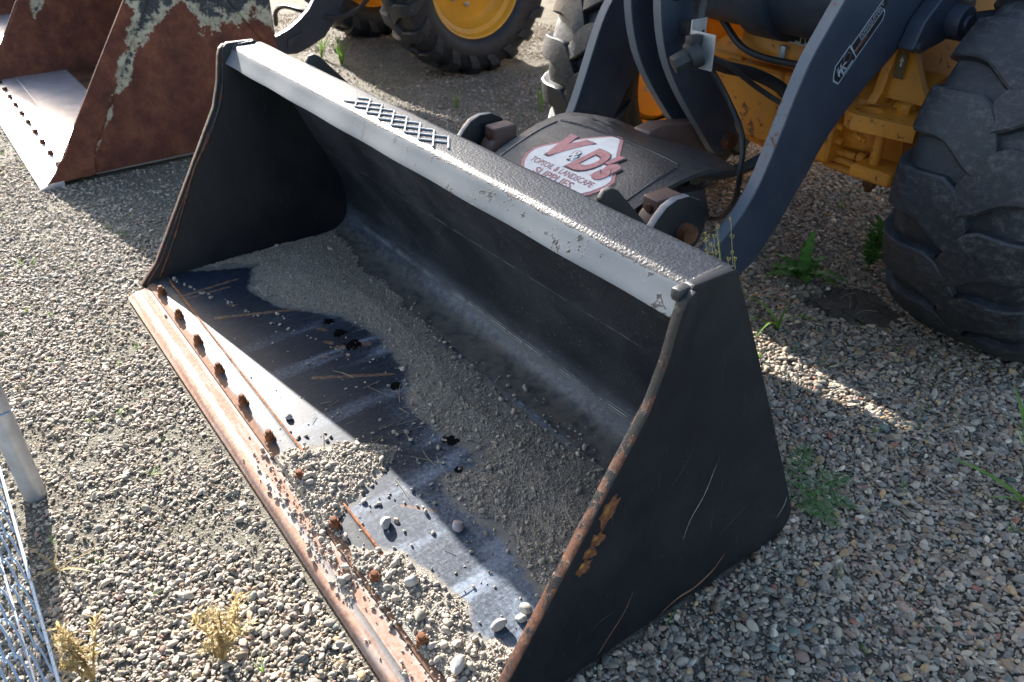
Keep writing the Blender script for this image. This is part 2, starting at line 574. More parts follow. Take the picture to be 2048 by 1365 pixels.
def mk_beam():
    n = NT('worn_beam_paint')
    ps = n.xyz()
    w = n.t.nodes.new('ShaderNodeAttribute'); w.attribute_name = 'front'
    jag = n.math('ADD', w.outputs['Fac'], n.math('MULTIPLY', n.math('SUBTRACT', n.noise(26, 7, 0.72, vec=n.coord((0.8, 2, 2))), 0.5), 0.65))
    patch = n.ramp(n.noise(21, 7, 0.72), 0.585, 0.61)
    grey = n.math('MULTIPLY', n.ramp(jag, 0.50, 0.53), n.math('SUBTRACT', 1.0, n.math('MULTIPLY', patch, n.ramp(ps[0], 0.5, 2.2))))
    gcol = n.cramp(n.noise(4, 6, 0.6), [(0.3, (.072, .090, .106)), (0.7, (.108, .127, .145))])
    peel = n.noise(165, 2, 0.5)
    bcol = n.cramp(n.noise(50, 6, 0.7), [(0.4, (.010, .0125, .018)), (0.75, (.026, .031, .040))])
    c = n.mix(grey, bcol, gcol)
    sp = n.ramp(n.noise(170, 2, 0.5), 0.72, 0.77)
    c = n.mix(n.math('MULTIPLY', sp, 0.5), c, (.42, .40, .36))
    h = n.math('ADD', n.math('MULTIPLY', peel, n.fmix(grey, 1.0, 0.03)), 0.0)
    return n.done(c, n.fmix(n.ramp(w.outputs['Fac'], 0.25, 0.6), 0.40, 0.80), 0.0, n.bump(h, 0.36, 0.005), 0.24)
M_BEAM = mk_beam()

def mk_floor():
    n = NT('scraped_floor_paint')
    A = lambda k: n.attr(k)
    streak = n.noise(30, 5, 0.65, vec=n.coord((7, 0.5, 1), (0, 0, -0.10)))
    streak2 = n.noise(70, 4, 0.6, vec=n.coord((5, 0.25, 1), (0, 0, 0.22)))
    fine = n.noise(85, 8, 0.75)
    dm = n.math('ADD', n.math('MULTIPLY', A('dust'), 1.05), n.math('MULTIPLY', n.math('SUBTRACT', n.math('ADD', n.math('MULTIPLY', streak, 0.3), n.math('MULTIPLY', fine, 0.8)), 0.55), 0.9))
    dk = n.ramp(dm, 0.35, 0.95)
    base = n.cramp(n.noise(3, 5), [(0.3, (.009, .0145, .0245)), (0.7, (.018, .027, .043))])
    c = n.mix(n.math('MULTIPLY', dk, 0.85), base, n.cramp(fine, [(0.35, (.125, .160, .215)), (0.7, (.30, .345, .41))]))  # dust tinted blue to stand for the sky's reflection
    scr = n.math('ADD', n.math('MULTIPLY', n.ramp(streak2, 0.66, 0.71), 0.5), n.math('MULTIPLY', n.ramp(n.noise(100, 2, 0.5, vec=n.coord((4, 0.16, 1), (0, 0, -0.18))), 0.66, 0.70), 0.5))
    c = n.mix(n.math('MULTIPLY', scr, 0.40), c, (.34, .35, .37))
    rk = n.ramp(n.math('ADD', A('rust'), n.math('MULTIPLY', n.math('SUBTRACT', n.noise(45, 7, 0.7), 0.5), 1.7)), 0.50, 0.75)
    c = n.mix(n.math('MULTIPLY', rk, 0.65), c, n.cramp(n.noise(60, 6), [(0.3, (.10, .05, .028)), (0.7, (.30, .19, .115))]))
    sand = n.ramp(n.math('ADD', A('sand'), n.math('MULTIPLY', n.math('SUBTRACT', n.noise(60, 8, 0.75), 0.5), 0.8)), 0.42, 0.62)
    c = n.mix(n.math('MULTIPLY', sand, 0.9), c, n.cramp(n.noise(220, 5), [(0.3, (.13, .12, .105)), (0.7, (.27, .25, .215))]))
    st = n.ramp(n.math('ADD', A('wet'), n.math('MULTIPLY', n.math('SUBTRACT', n.noise(48, 6, 0.75), 0.5), 1.7)), 0.50, 0.60)
    c = n.mix(st, c, (.004, .004, .0045))
    r = n.fmix(st, n.fmix(sand, n.fmix(dk, 0.50, 0.66), 0.9), 0.22)
    h = n.math('ADD', n.math('MULTIPLY', fine, 0.4), n.math('SUBTRACT', n.math('MULTIPLY', sand, 0.6), n.math('MULTIPLY', scr, 0.3)))
    return n.done(c, r, 0.0, n.bump(h, 0.16, 0.004), 0.20)
M_FLOOR = mk_floor()

def mk_cutting():
    n = NT('rusty_cutting_steel')
    ps = n.xyz()
    streak = n.noise(16, 8, 0.72, vec=n.coord((0.35, 4, 4)))
    k = n.ramp(n.math('ADD', streak, n.math('MULTIPLY', n.noise(60, 6, 0.7), 0.25)), 0.60, 0.80)
    wob = n.math('MULTIPLY', n.math('SUBTRACT', n.noise(14, 7, 0.75, vec=n.coord((0.6, 3, 3))), 0.5), 0.03)
    yy = n.math('ADD', ps[1], wob)
    b1 = n.ramp(n.math('ABSOLUTE', n.math('SUBTRACT', yy, 0.049)), 0.011, 0.005)
    b2 = n.ramp(yy, 0.083, 0.092)
    k = n.math('MAXIMUM', n.math('MULTIPLY', k, 0.8), n.math('MAXIMUM', b1, n.math('MULTIPLY', b2, 0.8)))
    rc = n.cramp(n.noise(70, 9, 0.75), [(0.3, (.19, .105, .072)), (0.52, (.33, .200, .145)), (0.75, (.44, .32, .255))])
    c = n.mix(n.math('MULTIPLY', k, 0.75), rc, (.30, .29, .27))
    return n.done(c, n.fmix(k, 0.9, 0.68), 0.0, n.bump(n.noise(90, 7, 0.75), 0.3, 0.003), 0.12)
M_CUT = mk_cutting()

def mk_rusty_paint():
    """old bucket: brown rust with remains of cream and dark paint high up"""
    n = NT('rusted_old_paint')
    z = n.xyz()[2]
    rust = n.cramp(n.noise(7, 10, 0.75), [(0.28, (.040, .017, .013)), (0.48, (.110, .038, .024)), (0.68, (.20, .075, .040))])
    rust = n.mix(n.ramp(n.noise(120, 4), 0.5, 0.7), rust, n.mix(0.5, rust, (.06, .028, .02)))
    y = n.xyz()[1]
    ns = n.math('SUBTRACT', n.noise(4.5, 9, 0.70), 0.5)
    ns2 = n.math('SUBTRACT', n.noise(17, 8, 0.72), 0.5)
    d = n.math('SUBTRACT', y, n.math('ADD', n.math('MULTIPLY', z, 0.631), 0.152))
    band = n.math('SUBTRACT', n.math('MULTIPLY', n.math('SUBTRACT', z, 0.32), 0.20), n.math('ABSOLUTE', n.math('SUBTRACT', d, 0.015)))
    band = n.math('ADD', band, n.math('ADD', n.math('MULTIPLY', ns, 0.30), n.math('MULTIPLY', ns2, 0.10)))
    area = n.math('ADD', n.math('SUBTRACT', n.math('ADD', z, n.math('MULTIPLY', y, 0.22)), 0.93), n.math('ADD', n.math('MULTIPLY', ns, 0.75), n.math('MULTIPLY', ns2, 0.12)))
    m = n.math('MAXIMUM', band, n.math('MULTIPLY', area, 0.6))
    k1 = n.ramp(m, 0.0, 0.012)
    k2 = n.ramp(n.math('ADD', m, n.math('MULTIPLY', ns2, 0.17)), 0.030, 0.060)
    cream = n.cramp(n.noise(22, 7, 0.7), [(0.25, (.14, .11, .07)), (0.5, (.36, .34, .25)), (0.75, (.44, .43, .34))])
    dark = n.cramp(n.noise(30, 5), [(0.3, (.018, .022, .028)), (0.7, (.04, .048, .058))])
    scr = n.ramp(n.noise(50, 3, 0.5, vec=n.coord((1, 1, 9), (0.7, 0.2, 0.1))), 0.64, 0.70)
    c = n.mix(k1, rust, cream)
    c = n.mix(k2, c, n.mix(n.math('MULTIPLY', scr, 0.7), dark, (.34, .35, .31)))
    return n.done(c, n.fmix(k1, 0.85, 0.55), 0.0, n.bump(n.math('ADD', n.noise(60, 8, 0.75), n.math('MULTIPLY', k1, 0.4)), 0.35, 0.004), 0.3)
M_OLD = mk_rusty_paint()
M_STEEL = mat_plain('scoured_steel', (.50, .47, .47), 0.42, 0.55, 0.15, 12, 0.1)
M_OLD_IN = mk_rust('inside_rust', -0.35, 6)

M_BOOM = mat_paint('grey_blue_boom_paint', (.020, .030, .048), rust_amt=0.26, dusty=0.10, rough=0.46)
M_BOOM_EDGE_LIT = mat_paint('boom_edge_paint_lit', (.105, .120, .140), rust_amt=0.62, dusty=0.2, rough=0.5, chip_scale=40, scratch=False)  # chipped edges, paler than the boom: skylight on them put into the colour
M_YEL = mat_paint('yellow_casting_paint', (.56, .215, .014), rust_amt=0.72, dusty=0.2, rough=0.5, chip_scale=26, bump=0.1, scratch=False)
M_YEL_RIM = mat_paint('yellow_rim_paint', (.62, .31, .022), rust_amt=0.2, dusty=0.08, rough=0.38, chip_scale=30, scratch=False)
M_COUPLER = mat_paint('brown_casting_paint', (.105, .058, .045), rust_amt=0.25, dusty=0.2, rough=0.55, scratch=False)
M_RUBBER_HOSE = mat_plain('black_hose_rubber', (.018, .018, .02), 0.55, 0, 0.3, 30, 0.05)
M_CAP = mat_plain('black_plastic', (.016, .017, .019), 0.6, 0, 0.25, 40, 0.15)
M_GALV = mat_plain('galvanised_steel', (.42, .44, .46), 0.42, 0.55, 0.18, 14, 0.05)
M_ALU = mat_plain('bare_aluminium', (.5, .51, .51), 0.45, 0.7, 0.2, 30, 0.08)
M_WIRE = mat_plain('chain_link_coating', (.34, .42, .52), 0.42, 0.35, 0.15, 30)
M_WHITE = mat_plain('sign_white', (.68, .67, .64), 0.6, 0, 0.10, 40, 0.1)
M_SIGNRED = mat_plain('faded_sign_red', (.43, .18, .18), 0.65, 0, 0.28, 60, 0.2)
M_STICK_BLACK = mat_plain('sticker_black', (.012, .012, .014), 0.45, 0, 0.3, 50)
M_STICK_SILVER = mat_plain('sticker_silver', (.30, .33, .38), 0.45, 0.2, 0.1, 50)
M_STICK_RED = mat_plain('sticker_orange', (.26, .06, .02), 0.5, 0, 0.1, 50)
M_STICK_PALE = mat_plain('sticker_pale', (.45, .42, .33), 0.55, 0, 0.2, 50)
M_DARKBODY = mat_plain('dark_frame_paint', (.03, .033, .038), 0.5, 0, 0.2, 6)
M_GLASS = mat_plain('cab_glass', (.02, .025, .03), 0.08, 0, 0.1, 4)

def mk_tyre(name, dust=0.35, base=(.012, .0145, .0185)):
    n = NT(name)
    d = n.math('ADD', n.math('MULTIPLY', n.noise(4, 9, 0.85), 0.6), n.math('MULTIPLY', n.noise(38, 8, 0.8), 0.7))
    dk = n.math('MULTIPLY', n.ramp(d, 0.62, 0.92), dust)
    c = n.mix(dk, n.cramp(n.noise(14, 6), [(0.3, tuple(x * 0.8 for x in base)), (0.7, tuple(x * 1.5 for x in base))]), (.23, .225, .215))
    cuts = n.ramp(n.voronoi(11, 'Distance', vec=n.coord((1, 1, 2.5)), feature='DISTANCE_TO_EDGE'), 0.012, 0.0)
    geo = n.t.nodes.new('ShaderNodeNewGeometry')
    edge = n.ramp(geo.outputs['Pointiness'], 0.515, 0.60)
    scuff = n.ramp(n.noise(30, 9, 0.8, vec=n.coord((0.6, 1, 2.2))), 0.50, 0.72)
    c = n.mix(n.math('MULTIPLY', n.math('MULTIPLY', edge, scuff), 0.55), c, (.24, .24, .235))
    c = n.mix(n.math('MULTIPLY', n.ramp(n.noise(90, 6, 0.75), 0.60, 0.70), 0.22), c, (.19, .19, .185))
    h = n.math('ADD', n.noise(40, 8, 0.75), n.math('MULTIPLY', n.noise(9, 5, 0.7), 1.2))
    return n.done(c, n.fmix(dk, 0.52, 0.85), 0.0, n.bump(h, 0.30, 0.008), 0.45)
M_TYRE_WORN = mk_tyre('worn_tyre_rubber', 0.45)
M_TYRE = mk_tyre('tyre_rubber', 0.07, (.0075, .0085, .010))
M_TYRE_FAR = mk_tyre('far_tyre_rubber', 0.12)

def mk_flap():
    n = NT('flap_rubber')
    ps = n.xyz()
    d = n.math('ADD', n.noise(9, 8, 0.75, vec=n.coord((1, 3, 1))), n.math('MULTIPLY', n.ramp(ps[0], 1.25, 0.95), 0.25))
    k = n.math('MULTIPLY', n.ramp(d, 0.60, 0.80), 0.65)
    sp = n.ramp(n.noise(230, 2, 0.5), 0.71, 0.76)
    c = n.mix(k, (.020, .021, .023), (.19, .175, .15))
    c = n.mix(n.math('MULTIPLY', sp, 0.6), c, (.4, .38, .34))
    return n.done(c, n.fmix(k, 0.40, 0.8), 0.0, n.bump(n.noise(120, 3, 0.6), 0.5, 0.004), 0.5)
M_FLAP = mk_flap()

def mk_leaf(name, col, trans=0.35, vary=0.3):
    n = NT(name)
    f = n.noise(25, 4)
    c = n.cramp(f, [(0.3, tuple(x * (1 - vary) for x in col)), (0.7, tuple(x * (1 + vary) for x in col))])
    n.done(c, 0.55, 0.0, None, 0.3)
    tr = n.t.nodes.new('ShaderNodeBsdfTranslucent')
    n.link(c, tr.inputs['Color'])
    mx = n.t.nodes.new('ShaderNodeMixShader')
    mx.inputs[0].default_value = trans
    out = n.t.nodes['Material Output']
    n.link(n.b.outputs[0], mx.inputs[1]); n.link(tr.outputs[0], mx.inputs[2])
    n.link(mx.outputs[0], out.inputs['Surface'])
    return n.m
M_LEAF = mk_leaf('weed_green', (.085, .22, .040))
M_LEAF2 = mk_leaf('fern_green', (.085, .20, .055))
M_GRASS = mk_leaf('grass_green', (.14, .25, .045))
M_DRY = mk_leaf('dry_plant', (.40, .31, .15), 0.4)
M_STRAW = mk_leaf('straw', (.33, .28, .19), 0.2)
M_SEED = mk_leaf('seed_head', (.46, .39, .17), 0.3)

# ------------------------------------------------------------------ ground
me, _ = grid_mesh('ground', 2, 2, lambda u, v: ((u - .5) * 1200, (v - .5) * 1200, np.full_like(u, -0.005)))
ground = obj_from(me, 'ground', M_GROUND, smooth=False)
tag(ground, kind='structure')

def in_view(p, margin=0.22):
    d = p - np.array(CAM)
    z = d @ np.array(_F); x = d @ np.array(_R); y = d @ np.array(_U)
    z = np.maximum(z, 0.05)
    fx, fy = 1024 / 1615.1, 682 / 1615.1
    return (np.abs(x / z) < fx * (1 + margin) + 0.05) & (np.abs(y / z) < fy * (1 + margin) + 0.05) & (d @ np.array(_F) > 0.3)

BUCKET_FOOT = [(0.02, 0.0), (2.42, 0.0), (2.41, 0.40), (2.40, 1.05), (0.0, 1.05), (0.0, 0.12)]
RUST_FOOT = [(-3.9, 0.0), (-1.45, 0.0), (-1.5, 1.1), (-3.9, 1.1)]
MUD = [(1.62, 2.16), (1.80, 2.12), (1.98, 2.22), (1.95, 2.36), (1.82, 2.42), (1.66, 2.36)]

def gravel_layer(name, n, size, dens_far, label, big=False):
    x = rng.uniform(-5.2, 4.2, n); y = rng.uniform(-1.9, 4.6, n)
    p = np.stack([x, y, np.zeros(n)], -1)
    d = np.linalg.norm(p - np.array(CAM), axis=1)
    keep = in_view(p) & (rng.uniform(0, 1, n) < np.clip((dens_far / d) ** 1.6, 0.0, 1))
    keep &= poly_sd(x, y, BUCKET_FOOT) < 0.0
    keep &= poly_sd(x, y, RUST_FOOT) < 0.0
    keep &= poly_sd(x, y, MUD) + (vnoise(x, y, 14, 5) - .5) * 0.12 < 0.0
    # bare dirt patches, mostly on the left (traffic side)
    bare = vnoise(x, y, 2.2, 3, 5, 0.6) + 0.13 * sstep(-x, -1.5, 1.0) - 0.55 * sstep(x + 0.6 * y, 2.0, 3.2)
    keep &= rng.uniform(0, 1, n) > (0.80 if big else 0.35) * sstep(bare, 0.50, 0.66)
    p = p[keep]; n = len(p)
    s = np.clip(rng.lognormal(math.log(size), 0.42, n), size * 0.4, size * 2.4)
    flat = rng.uniform(0.6, 0.98, n)
    left = sstep(-(p[:, 0] + 0.5 * p[:, 1]), -2.4, -1.2)
    s = s * (1 - 0.16 * left)
    scl = np.stack([s * rng.uniform(1.0, 1.35, n), s * rng.uniform(0.8, 1.05, n), s * flat], -1)
    rot = np.stack([rng.normal(0, 0.38, n), rng.normal(0, 0.38, n), rng.uniform(0, 6.283, n)], -1)
    p[:, 2] = s * rng.uniform(-0.08, 0.24, n) - 0.004 - 0.10 * s * left + rng.uniform(0, 0.006, n)
    col = stone_cols(n, 0.05 + 0.27 * left[:, None])
    stones = [stone_shape(100 + k, random.Random(k).uniform(0.42, 0.72), 4 + k % 5, 3 if big else 2) for k in range(16)]
    return scatter(name, stones, p, rot, scl, col, M_STONE, label)

gravel_layer('gravel', 660000, 0.0128, 3.6, 'loose grey and beige river gravel covering the yard', True)
gravel_layer('fine_gravel', 430000, 0.0078, 3.1, 'small chips between the larger gravel stones of the yard')

# dried mud patch beside the weed
def mud_fn(u, v):
    a = u * 2 * np.pi
    r = v * (0.17 + 0.05 * np.sin(3 * a + 1) + 0.02 * np.sin(7 * a))
    x, y = 1.80 + r * np.cos(a) * 1.05, 2.27 + r * np.sin(a) * 0.85
    z = 0.012 * (1 - v ** 3) + 0.004 * vnoise(x, y, 20, 2) - 0.006
    return x, y, z
n = NT('dried_mud')
va = n.t.nodes.new('ShaderNodeVectorMath'); va.operation = 'MULTIPLY_ADD'
n.link(n.noise(7, 4, 0.6, out='Color'), va.inputs[0]); va.inputs[1].default_value = (0.16, 0.16, 0.16); n.link(n.co.outputs['Object'], va.inputs[2])
ce = n.voronoi(7.5, 'Distance', feature='DISTANCE_TO_EDGE', vec=va.outputs[0])
ck = n.ramp(ce, 0.022, 0.0)
mc = n.mix(ck, n.cramp(n.noise(30, 7, 0.7), [(0.3, (.045, .040, .034)), (0.7, (.095, .085, .072))]), (.012, .010, .009))
M_MUD = n.done(mc, 0.95, 0, n.bump(n.math('SUBTRACT', n.math('MULTIPLY', n.noise(80, 6), 0.3), ck), 0.8, 0.01), 0.2)
me, _ = grid_mesh('mud', 64, 14, mud_fn)
tag(obj_from(me, 'mud', M_MUD), kind='structure')

# ------------------------------------------------------------------ black bucket
W = 2.40
bucket = thing('loader_bucket', 'black loader bucket with rusty cutting edge lying in the foreground on gravel', 'bucket', (0, 0, 0))

PLATE = [(0.095, 0.035), (0.168, 0.115), (0.298, 0.325), (0.433, 0.540), (0.521, 0.680), (0.556, 0.775), (0.577, 0.870), (0.582, 0.892), (0.600, 0.906), (0.705, 0.904), (0.716, 0.894),
         (0.800, 0.722), (0.933, 0.437), (1.065, 0.151), (1.092, 0.085), (1.094, 0.050), (1.075, 0.020), (1.045, 0.010), (0.60, 0.008), (0.30, 0.006), (0.10, 0.012)]
CUTTER_F = [(0.075, 0.030), (0.152, 0.110), (0.282, 0.318), (0.417, 0.535), (0.505, 0.676), (0.540, 0.772), (0.561, 0.862), (0.572, 0.888), (0.590, 0.901), (0.599, 0.896), (0.610, 0.858),
            (0.606, 0.775), (0.585, 0.69), (0.549, 0.620), (0.469, 0.488), (0.396, 0.354), (0.284, 0.146), (0.205, 0.012), (0.09, 0.012)]
for x0, x1, c0, c1 in ((0.0, 0.022, -0.012, 0.012), (W - 0.022, W, W - 0.012, W + 0.012)):
    bm = bmesh.new(); prism_x(bm, PLATE, x0, x1, 0.004, 2); 
    p = finish(bm, 'side_plate', [M_BLACK, M_EDGE], bucket)
    for f in p.data.polygons:
        if abs(f.normal.x) < 0.75 and f.center.y < 0.60 and f.center.z > 0.03 and f.normal.y < 0.2: f.material_index = 1
    bm = bmesh.new(); prism_x(bm, CUTTER_F, c0, c1, 0.004, 2)
    p = finish(bm, 'side_cutter', [M_BLACK, M_EDGE], bucket)
    for f in p.data.polygons:
        if abs(f.normal.x) < 0.75 and f.normal.y < 0.35 and f.center.z > 0.02: f.material_index = 1

# worn rust patches on the right cutter, thin raised scale
def flake(name, x, pts, m, parent, th=0.0025):
    bm = bmesh.new(); prism_x(bm, pts, x, x + th, 0.0008, 1)
    return finish(bm, name, m, parent)
M_SCALE = mk_rust('scale_rust', -0.15, 60)
M_OCHRE = mat_plain('ochre_primer', (.26, .12, .02), 0.7, 0, 0.5, 80, 0.3)
for (y, z, h, w) in ((0.418, 0.478, 0.050, 0.030), (0.392, 0.418, 0.020, 0.026), (0.378, 0.392, 0.018, 0.026), (0.362, 0.362, 0.024, 0.022)):
    dy, dz = 0.49, 0.87
    pts = []
    for k in range(16):
        a = 2 * math.pi * k / 16
        rr = 1 + random.uniform(-0.38, 0.30)
        u, v = w * 0.80 * math.cos(a) * rr, h * 0.85 * math.sin(a) * rr
        pts.append((y + u * dz + v * dy, z - u * dy * 0.9 + v * dz))
    flake('rust_scale', W + 0.0110, pts, M_SCALE, bucket)
    pts2 = [(y + (p[0] - y) * 0.34 - 0.006, z + (p[1] - z) * 0.34 + 0.008) for p in pts]
    flake('primer_patch', W + 0.0132, pts2, M_OCHRE, bucket, 0.0012)
# long scratches on the right plate
M_SCRATCH = mat_plain('bare_scratch', (.36, .34, .31), 0.5, 0.3, 0.2, 60)
M_SCRATCH_R = mat_plain('rusty_scratch', (.20, .105, .055), 0.7, 0, 0.35, 60)
M_SCRATCH_D = mat_plain('dull_scratch', (.10, .10, .10), 0.5, 0, 0.3, 60)
def scratch(pts, w, m):
    bm = bmesh.new()
    P = smooth_path([(W + 0.0006, y, z) for y, z in pts], 6)
    n_ = len(P)
    L = []
    for i, p in enumerate(P):
        d = (P[min(i + 1, n_ - 1)] - P[max(0, i - 1)]).normalized()
        s = Vector((0, -d.z, d.y)) * w * (0.25 + math.sin(math.pi * (i + 0.3) / n_) * random.uniform(0.5, 1.0))
        L.append((bm.verts.new(p + s), bm.verts.new(p - s)))
    for a, b in zip(L, L[1:]): bm.faces.new((a[0], a[1], b[1], b[0]))
    return finish(bm, 'scratch', m, bucket)
scratch([(0.745, 0.42), (0.72, 0.345), (0.685, 0.29), (0.668, 0.235)], 0.0012, M_SCRATCH)
scratch([(0.525, 0.165), (0.50, 0.11), (0.455, 0.055), (0.425, 0.015)], 0.0013, M_SCRATCH_R)
scratch([(0.835, 0.085), (0.80, 0.05), (0.74, 0.030), (0.68, 0.032), (0.62, 0.014)], 0.0030, M_SCRATCH_R)
scratch([(0.90, 0.22), (0.86, 0.20), (0.80, 0.17)], 0.0006, M_SCRATCH_D)
scratch([(0.60, 0.42), (0.64, 0.47), (0.66, 0.51)], 0.0005, M_SCRATCH_D)
scratch([(0.40, 0.12), (0.43, 0.135), (0.47, 0.14)], 0.0005, M_SCRATCH_D)
scratch([(0.335, 0.255), (0.30, 0.185), (0.265, 0.10), (0.245, 0.06)], 0.0016, M_SCRATCH_R)
scratch([(1.055, 0.15), (1.05, 0.12), (1.03, 0.09)], 0.0015, M_SCRATCH)

# back plate: folded sheet from the floor up to the beam
BACKP = [(0.80, 0.046), (0.88, 0.048), (0.935, 0.056), (0.975, 0.085), (0.995, 0.13), (1.000, 0.185), (0.992, 0.25), (0.972, 0.32), (0.935, 0.40), (0.90, 0.47), (0.86, 0.555), (0.80, 0.685), (0.735, 0.825), (0.715, 0.868)]
bm = bmesh.new()
BP = [(p.y, p.z) for p in smooth_path([(0, y, z) for y, z in BACKP], 3)]
nxs = 24
front = [[bm.verts.new((0.022 + (W - 0.044) * i / nxs, y, z)) for y, z in BP] for i in range(nxs + 1)]
back = []
for i in range(nxs + 1):
    row = []
    for k, (y, z) in enumerate(BP):
        a, b = BP[max(0, k - 1)], BP[min(len(BP) - 1, k + 1)]
        d = Vector((b[0] - a[0], b[1] - a[1])).normalized()
        row.append(bm.verts.new((0.022 + (W - 0.044) * i / nxs, y + d.y * 0.014, z - d.x * 0.014)))
    back.append(row)
for i in range(nxs):
    for k in range(len(BP) - 1):
        bm.faces.new((front[i][k], front[i][k + 1], front[i + 1][k + 1], front[i + 1][k]))
        bm.faces.new((back[i][k], back[i + 1][k], back[i + 1][k + 1], back[i][k + 1]))
    bm.faces.new((front[i][-1], back[i][-1], back[i + 1][-1], front[i + 1][-1]))
finish(bm, 'back_plate', M_BACK, bucket, 60)

# top beam: rounded box section with a sloping front face
BEAM = [(0.583, 0.838), (0.590, 0.830), (0.70, 0.826), (0.724, 0.838), (0.738, 0.872), (0.734, 0.888), (0.722, 0.893), (0.636, 0.8925), (0.622, 0.889), (0.612, 0.880), (0.600, 0.862)]
bm = bmesh.new()
BS = [(p.y, p.z) for p in smooth_path([(0, *q) for q in BEAM + BEAM[:1]], 3)][:-1]
nb = 60
rows = [[bm.verts.new((0.023 + (W - 0.046) * i / nb, y + 0.0015 * math.sin(i * .7) , z)) for y, z in BS] for i in range(nb + 1)]
for a, b in zip(rows, rows[1:]):
    for k in range(len(BS)):
        bm.faces.new((a[k], b[k], b[(k + 1) % len(BS)], a[(k + 1) % len(BS)]))
beam = finish(bm, 'top_beam', M_BEAM, bucket, 60)
co = np.empty(len(beam.data.vertices) * 3, np.float32); beam.data.vertices.foreach_get('co', co); co = co.reshape(-1, 3)
fattr(beam.data, 'front', sstep(-(co[:, 1]), -0.630, -0.598))

# expanded metal grip welded to the beam top
bm = bmesh.new()
def rib(a, b):
    tube(bm, [(a[0], a[1], 0.8955), (b[0], b[1], 0.8955)], 0.0029, 6)
GP, GH = 0.0735, 0.0235
for k in range(7):
    for r in range(3):
        x, y = 0.955 + GP * k + (GP / 2 if r % 2 else 0), 0.628 + GH * r
        if r < 2 or k < 7:
            rib((x, y), (x + GP / 2, y + GH)) if r < 2 or k == -1 else None
            rib((x + GP, y), (x + GP / 2, y + GH)) if r < 2 else None
    x = 0.955 + GP * k
    rib((x, 0.628 + 2 * GH), (x + GP / 2, 0.628 + 3 * GH)); rib((x + GP, 0.628 + 2 * GH), (x + GP / 2, 0.628 + 3 * GH))
finish(bm, 'grip_mesh', M_GALV if False else mat_plain('grip_paint', (.27, .29, .31), 0.45, 0, 0.3, 60, 0.1), bucket)

# welds at the beam ends, along the plate edges
M_WELD = mat_plain('weld_bead_paint', (.03, .031, .034), 0.35, 0.1, 0.5, 120, 0.4)
def weld(pts, r, parent, m=None, name='weld_bead'):
    bm = bmesh.new()
    P = smooth_path(pts, 10)
    tube(bm, P, lambda t: r * (0.8 + 0.35 * abs(math.sin(t * len(P) * 1.3))), 6)
    return finish(bm, name, m or M_WELD, parent)
for xx in (0.028, W - 0.028):
    weld([(xx, 0.594, 0.842), (xx, 0.612, 0.874), (xx, 0.632, 0.893), (xx, 0.70, 0.897)], 0.006, bucket)
weld([(0.024, 0.150, 0.05), (0.024, 0.254, 0.22), (0.024, 0.373, 0.447), (0.024, 0.45, 0.556), (0.024, 0.521, 0.671), (0.024, 0.555, 0.76)], 0.0045, bucket, M_EDGE)
bm = bmesh.new(); box(bm, (W - 0.026, 0.565, 0.878), (W - 0.004, 0.602, 0.904), 0.008); finish(bm, 'weld_bead', M_WELD, bucket)

# floor plate with masks for dust, rust, drips and sand
SAND = [(0.022, 0.30), (0.10, 0.46), (0.133, 0.532), (0.327, 0.436), (0.507, 0.467), (0.727, 0.633), (0.944, 0.685), (1.229, 0.644), (1.374, 0.559), (1.568, 0.568), (1.679, 0.601), (1.773, 0.563), (1.745, 0.456), (1.82, 0.44), (1.984, 0.474), (2.116, 0.455), (2.22, 0.44), (2.376, 0.40),
        (2.378, 0.83), (2.026, 0.817), (1.862, 0.81), (1.663, 0.785), (1.383, 0.801), (1.137, 0.785), (0.75, 0.855), (0.427, 0.848), (0.124, 0.928), (0.022, 0.93)]
HEAP1 = [(1.30, 0.070), (1.339, 0.12), (1.364, 0.177), (1.422, 0.293), (1.53, 0.401), (1.592, 0.319), (1.622, 0.272), (1.66, 0.191), (1.70, 0.135), (1.792, 0.112), (1.76, 0.04), (1.691, 0.032), (1.556, 0.045), (1.42, 0.05)]
HEAP2 = [(1.80, 0.12), (1.837, 0.159), (1.897, 0.212), (2.018, 0.241), (2.124, 0.259), (2.201, 0.222), (2.279, 0.262), (2.326, 0.283), (2.377, 0.26), (2.377, 0.105), (2.28, 0.10), (2.069, 0.075), (1.965, 0.085), (1.86, 0.06)]
EDGEH = [(1.449, 0.076), (1.694, 0.086), (1.849, 0.075), (2.028, 0.07), (2.192, 0.082), (2.37, 0.10), (2.36, 0.040), (2.197, 0.035), (1.979, 0.034), (1.712, 0.035)]
ZF = 0.046
me, fco = grid_mesh('floor_plate', 420, 150, lambda u, v: (0.023 + u * (W - 0.046), 0.172 + v * 0.66, ZF + 0.0012 * vnoise(u * 2.4, v * .66, 3, 8, 2)))
fx, fy = fco[:, 0].astype(float), fco[:, 1].astype(float)
sd = poly_sd(fx, fy, SAND)
h12 = np.maximum(poly_sd(fx, fy, HEAP1), poly_sd(fx, fy, HEAP2))
fattr(me, 'sand', np.maximum(0.62 * sstep(sd, -0.085, -0.01) + 0.38 * sstep(sd, -0.01, 0.02), 0.8 * sstep(h12, -0.05, 0.02)))
streaky = vnoise(fx * 6, fy * 0.9 + fx * 0.6, 2.2, 21, 4)
dust = 0.30 + 0.12 * sstep(fx, 1.0, 1.8) + 0.55 * sstep(streaky, 0.45, 0.75) * sstep(fx, 0.45, 0.9) * (0.4 + 0.6 * sstep(vnoise(fx, fy, 2.5, 31, 3), 0.35, 0.7))
dust += 0.35 * sstep(sd, -0.16, 0.0) * sstep(fx, 0.5, 1.0) * vnoise(fx, fy, 9, 4, 3) + 0.25 * sstep(fx, 1.6, 2.2) * vnoise(fx, fy, 6, 14, 4)
fattr(me, 'dust', dust)
rust = np.zeros_like(fx)
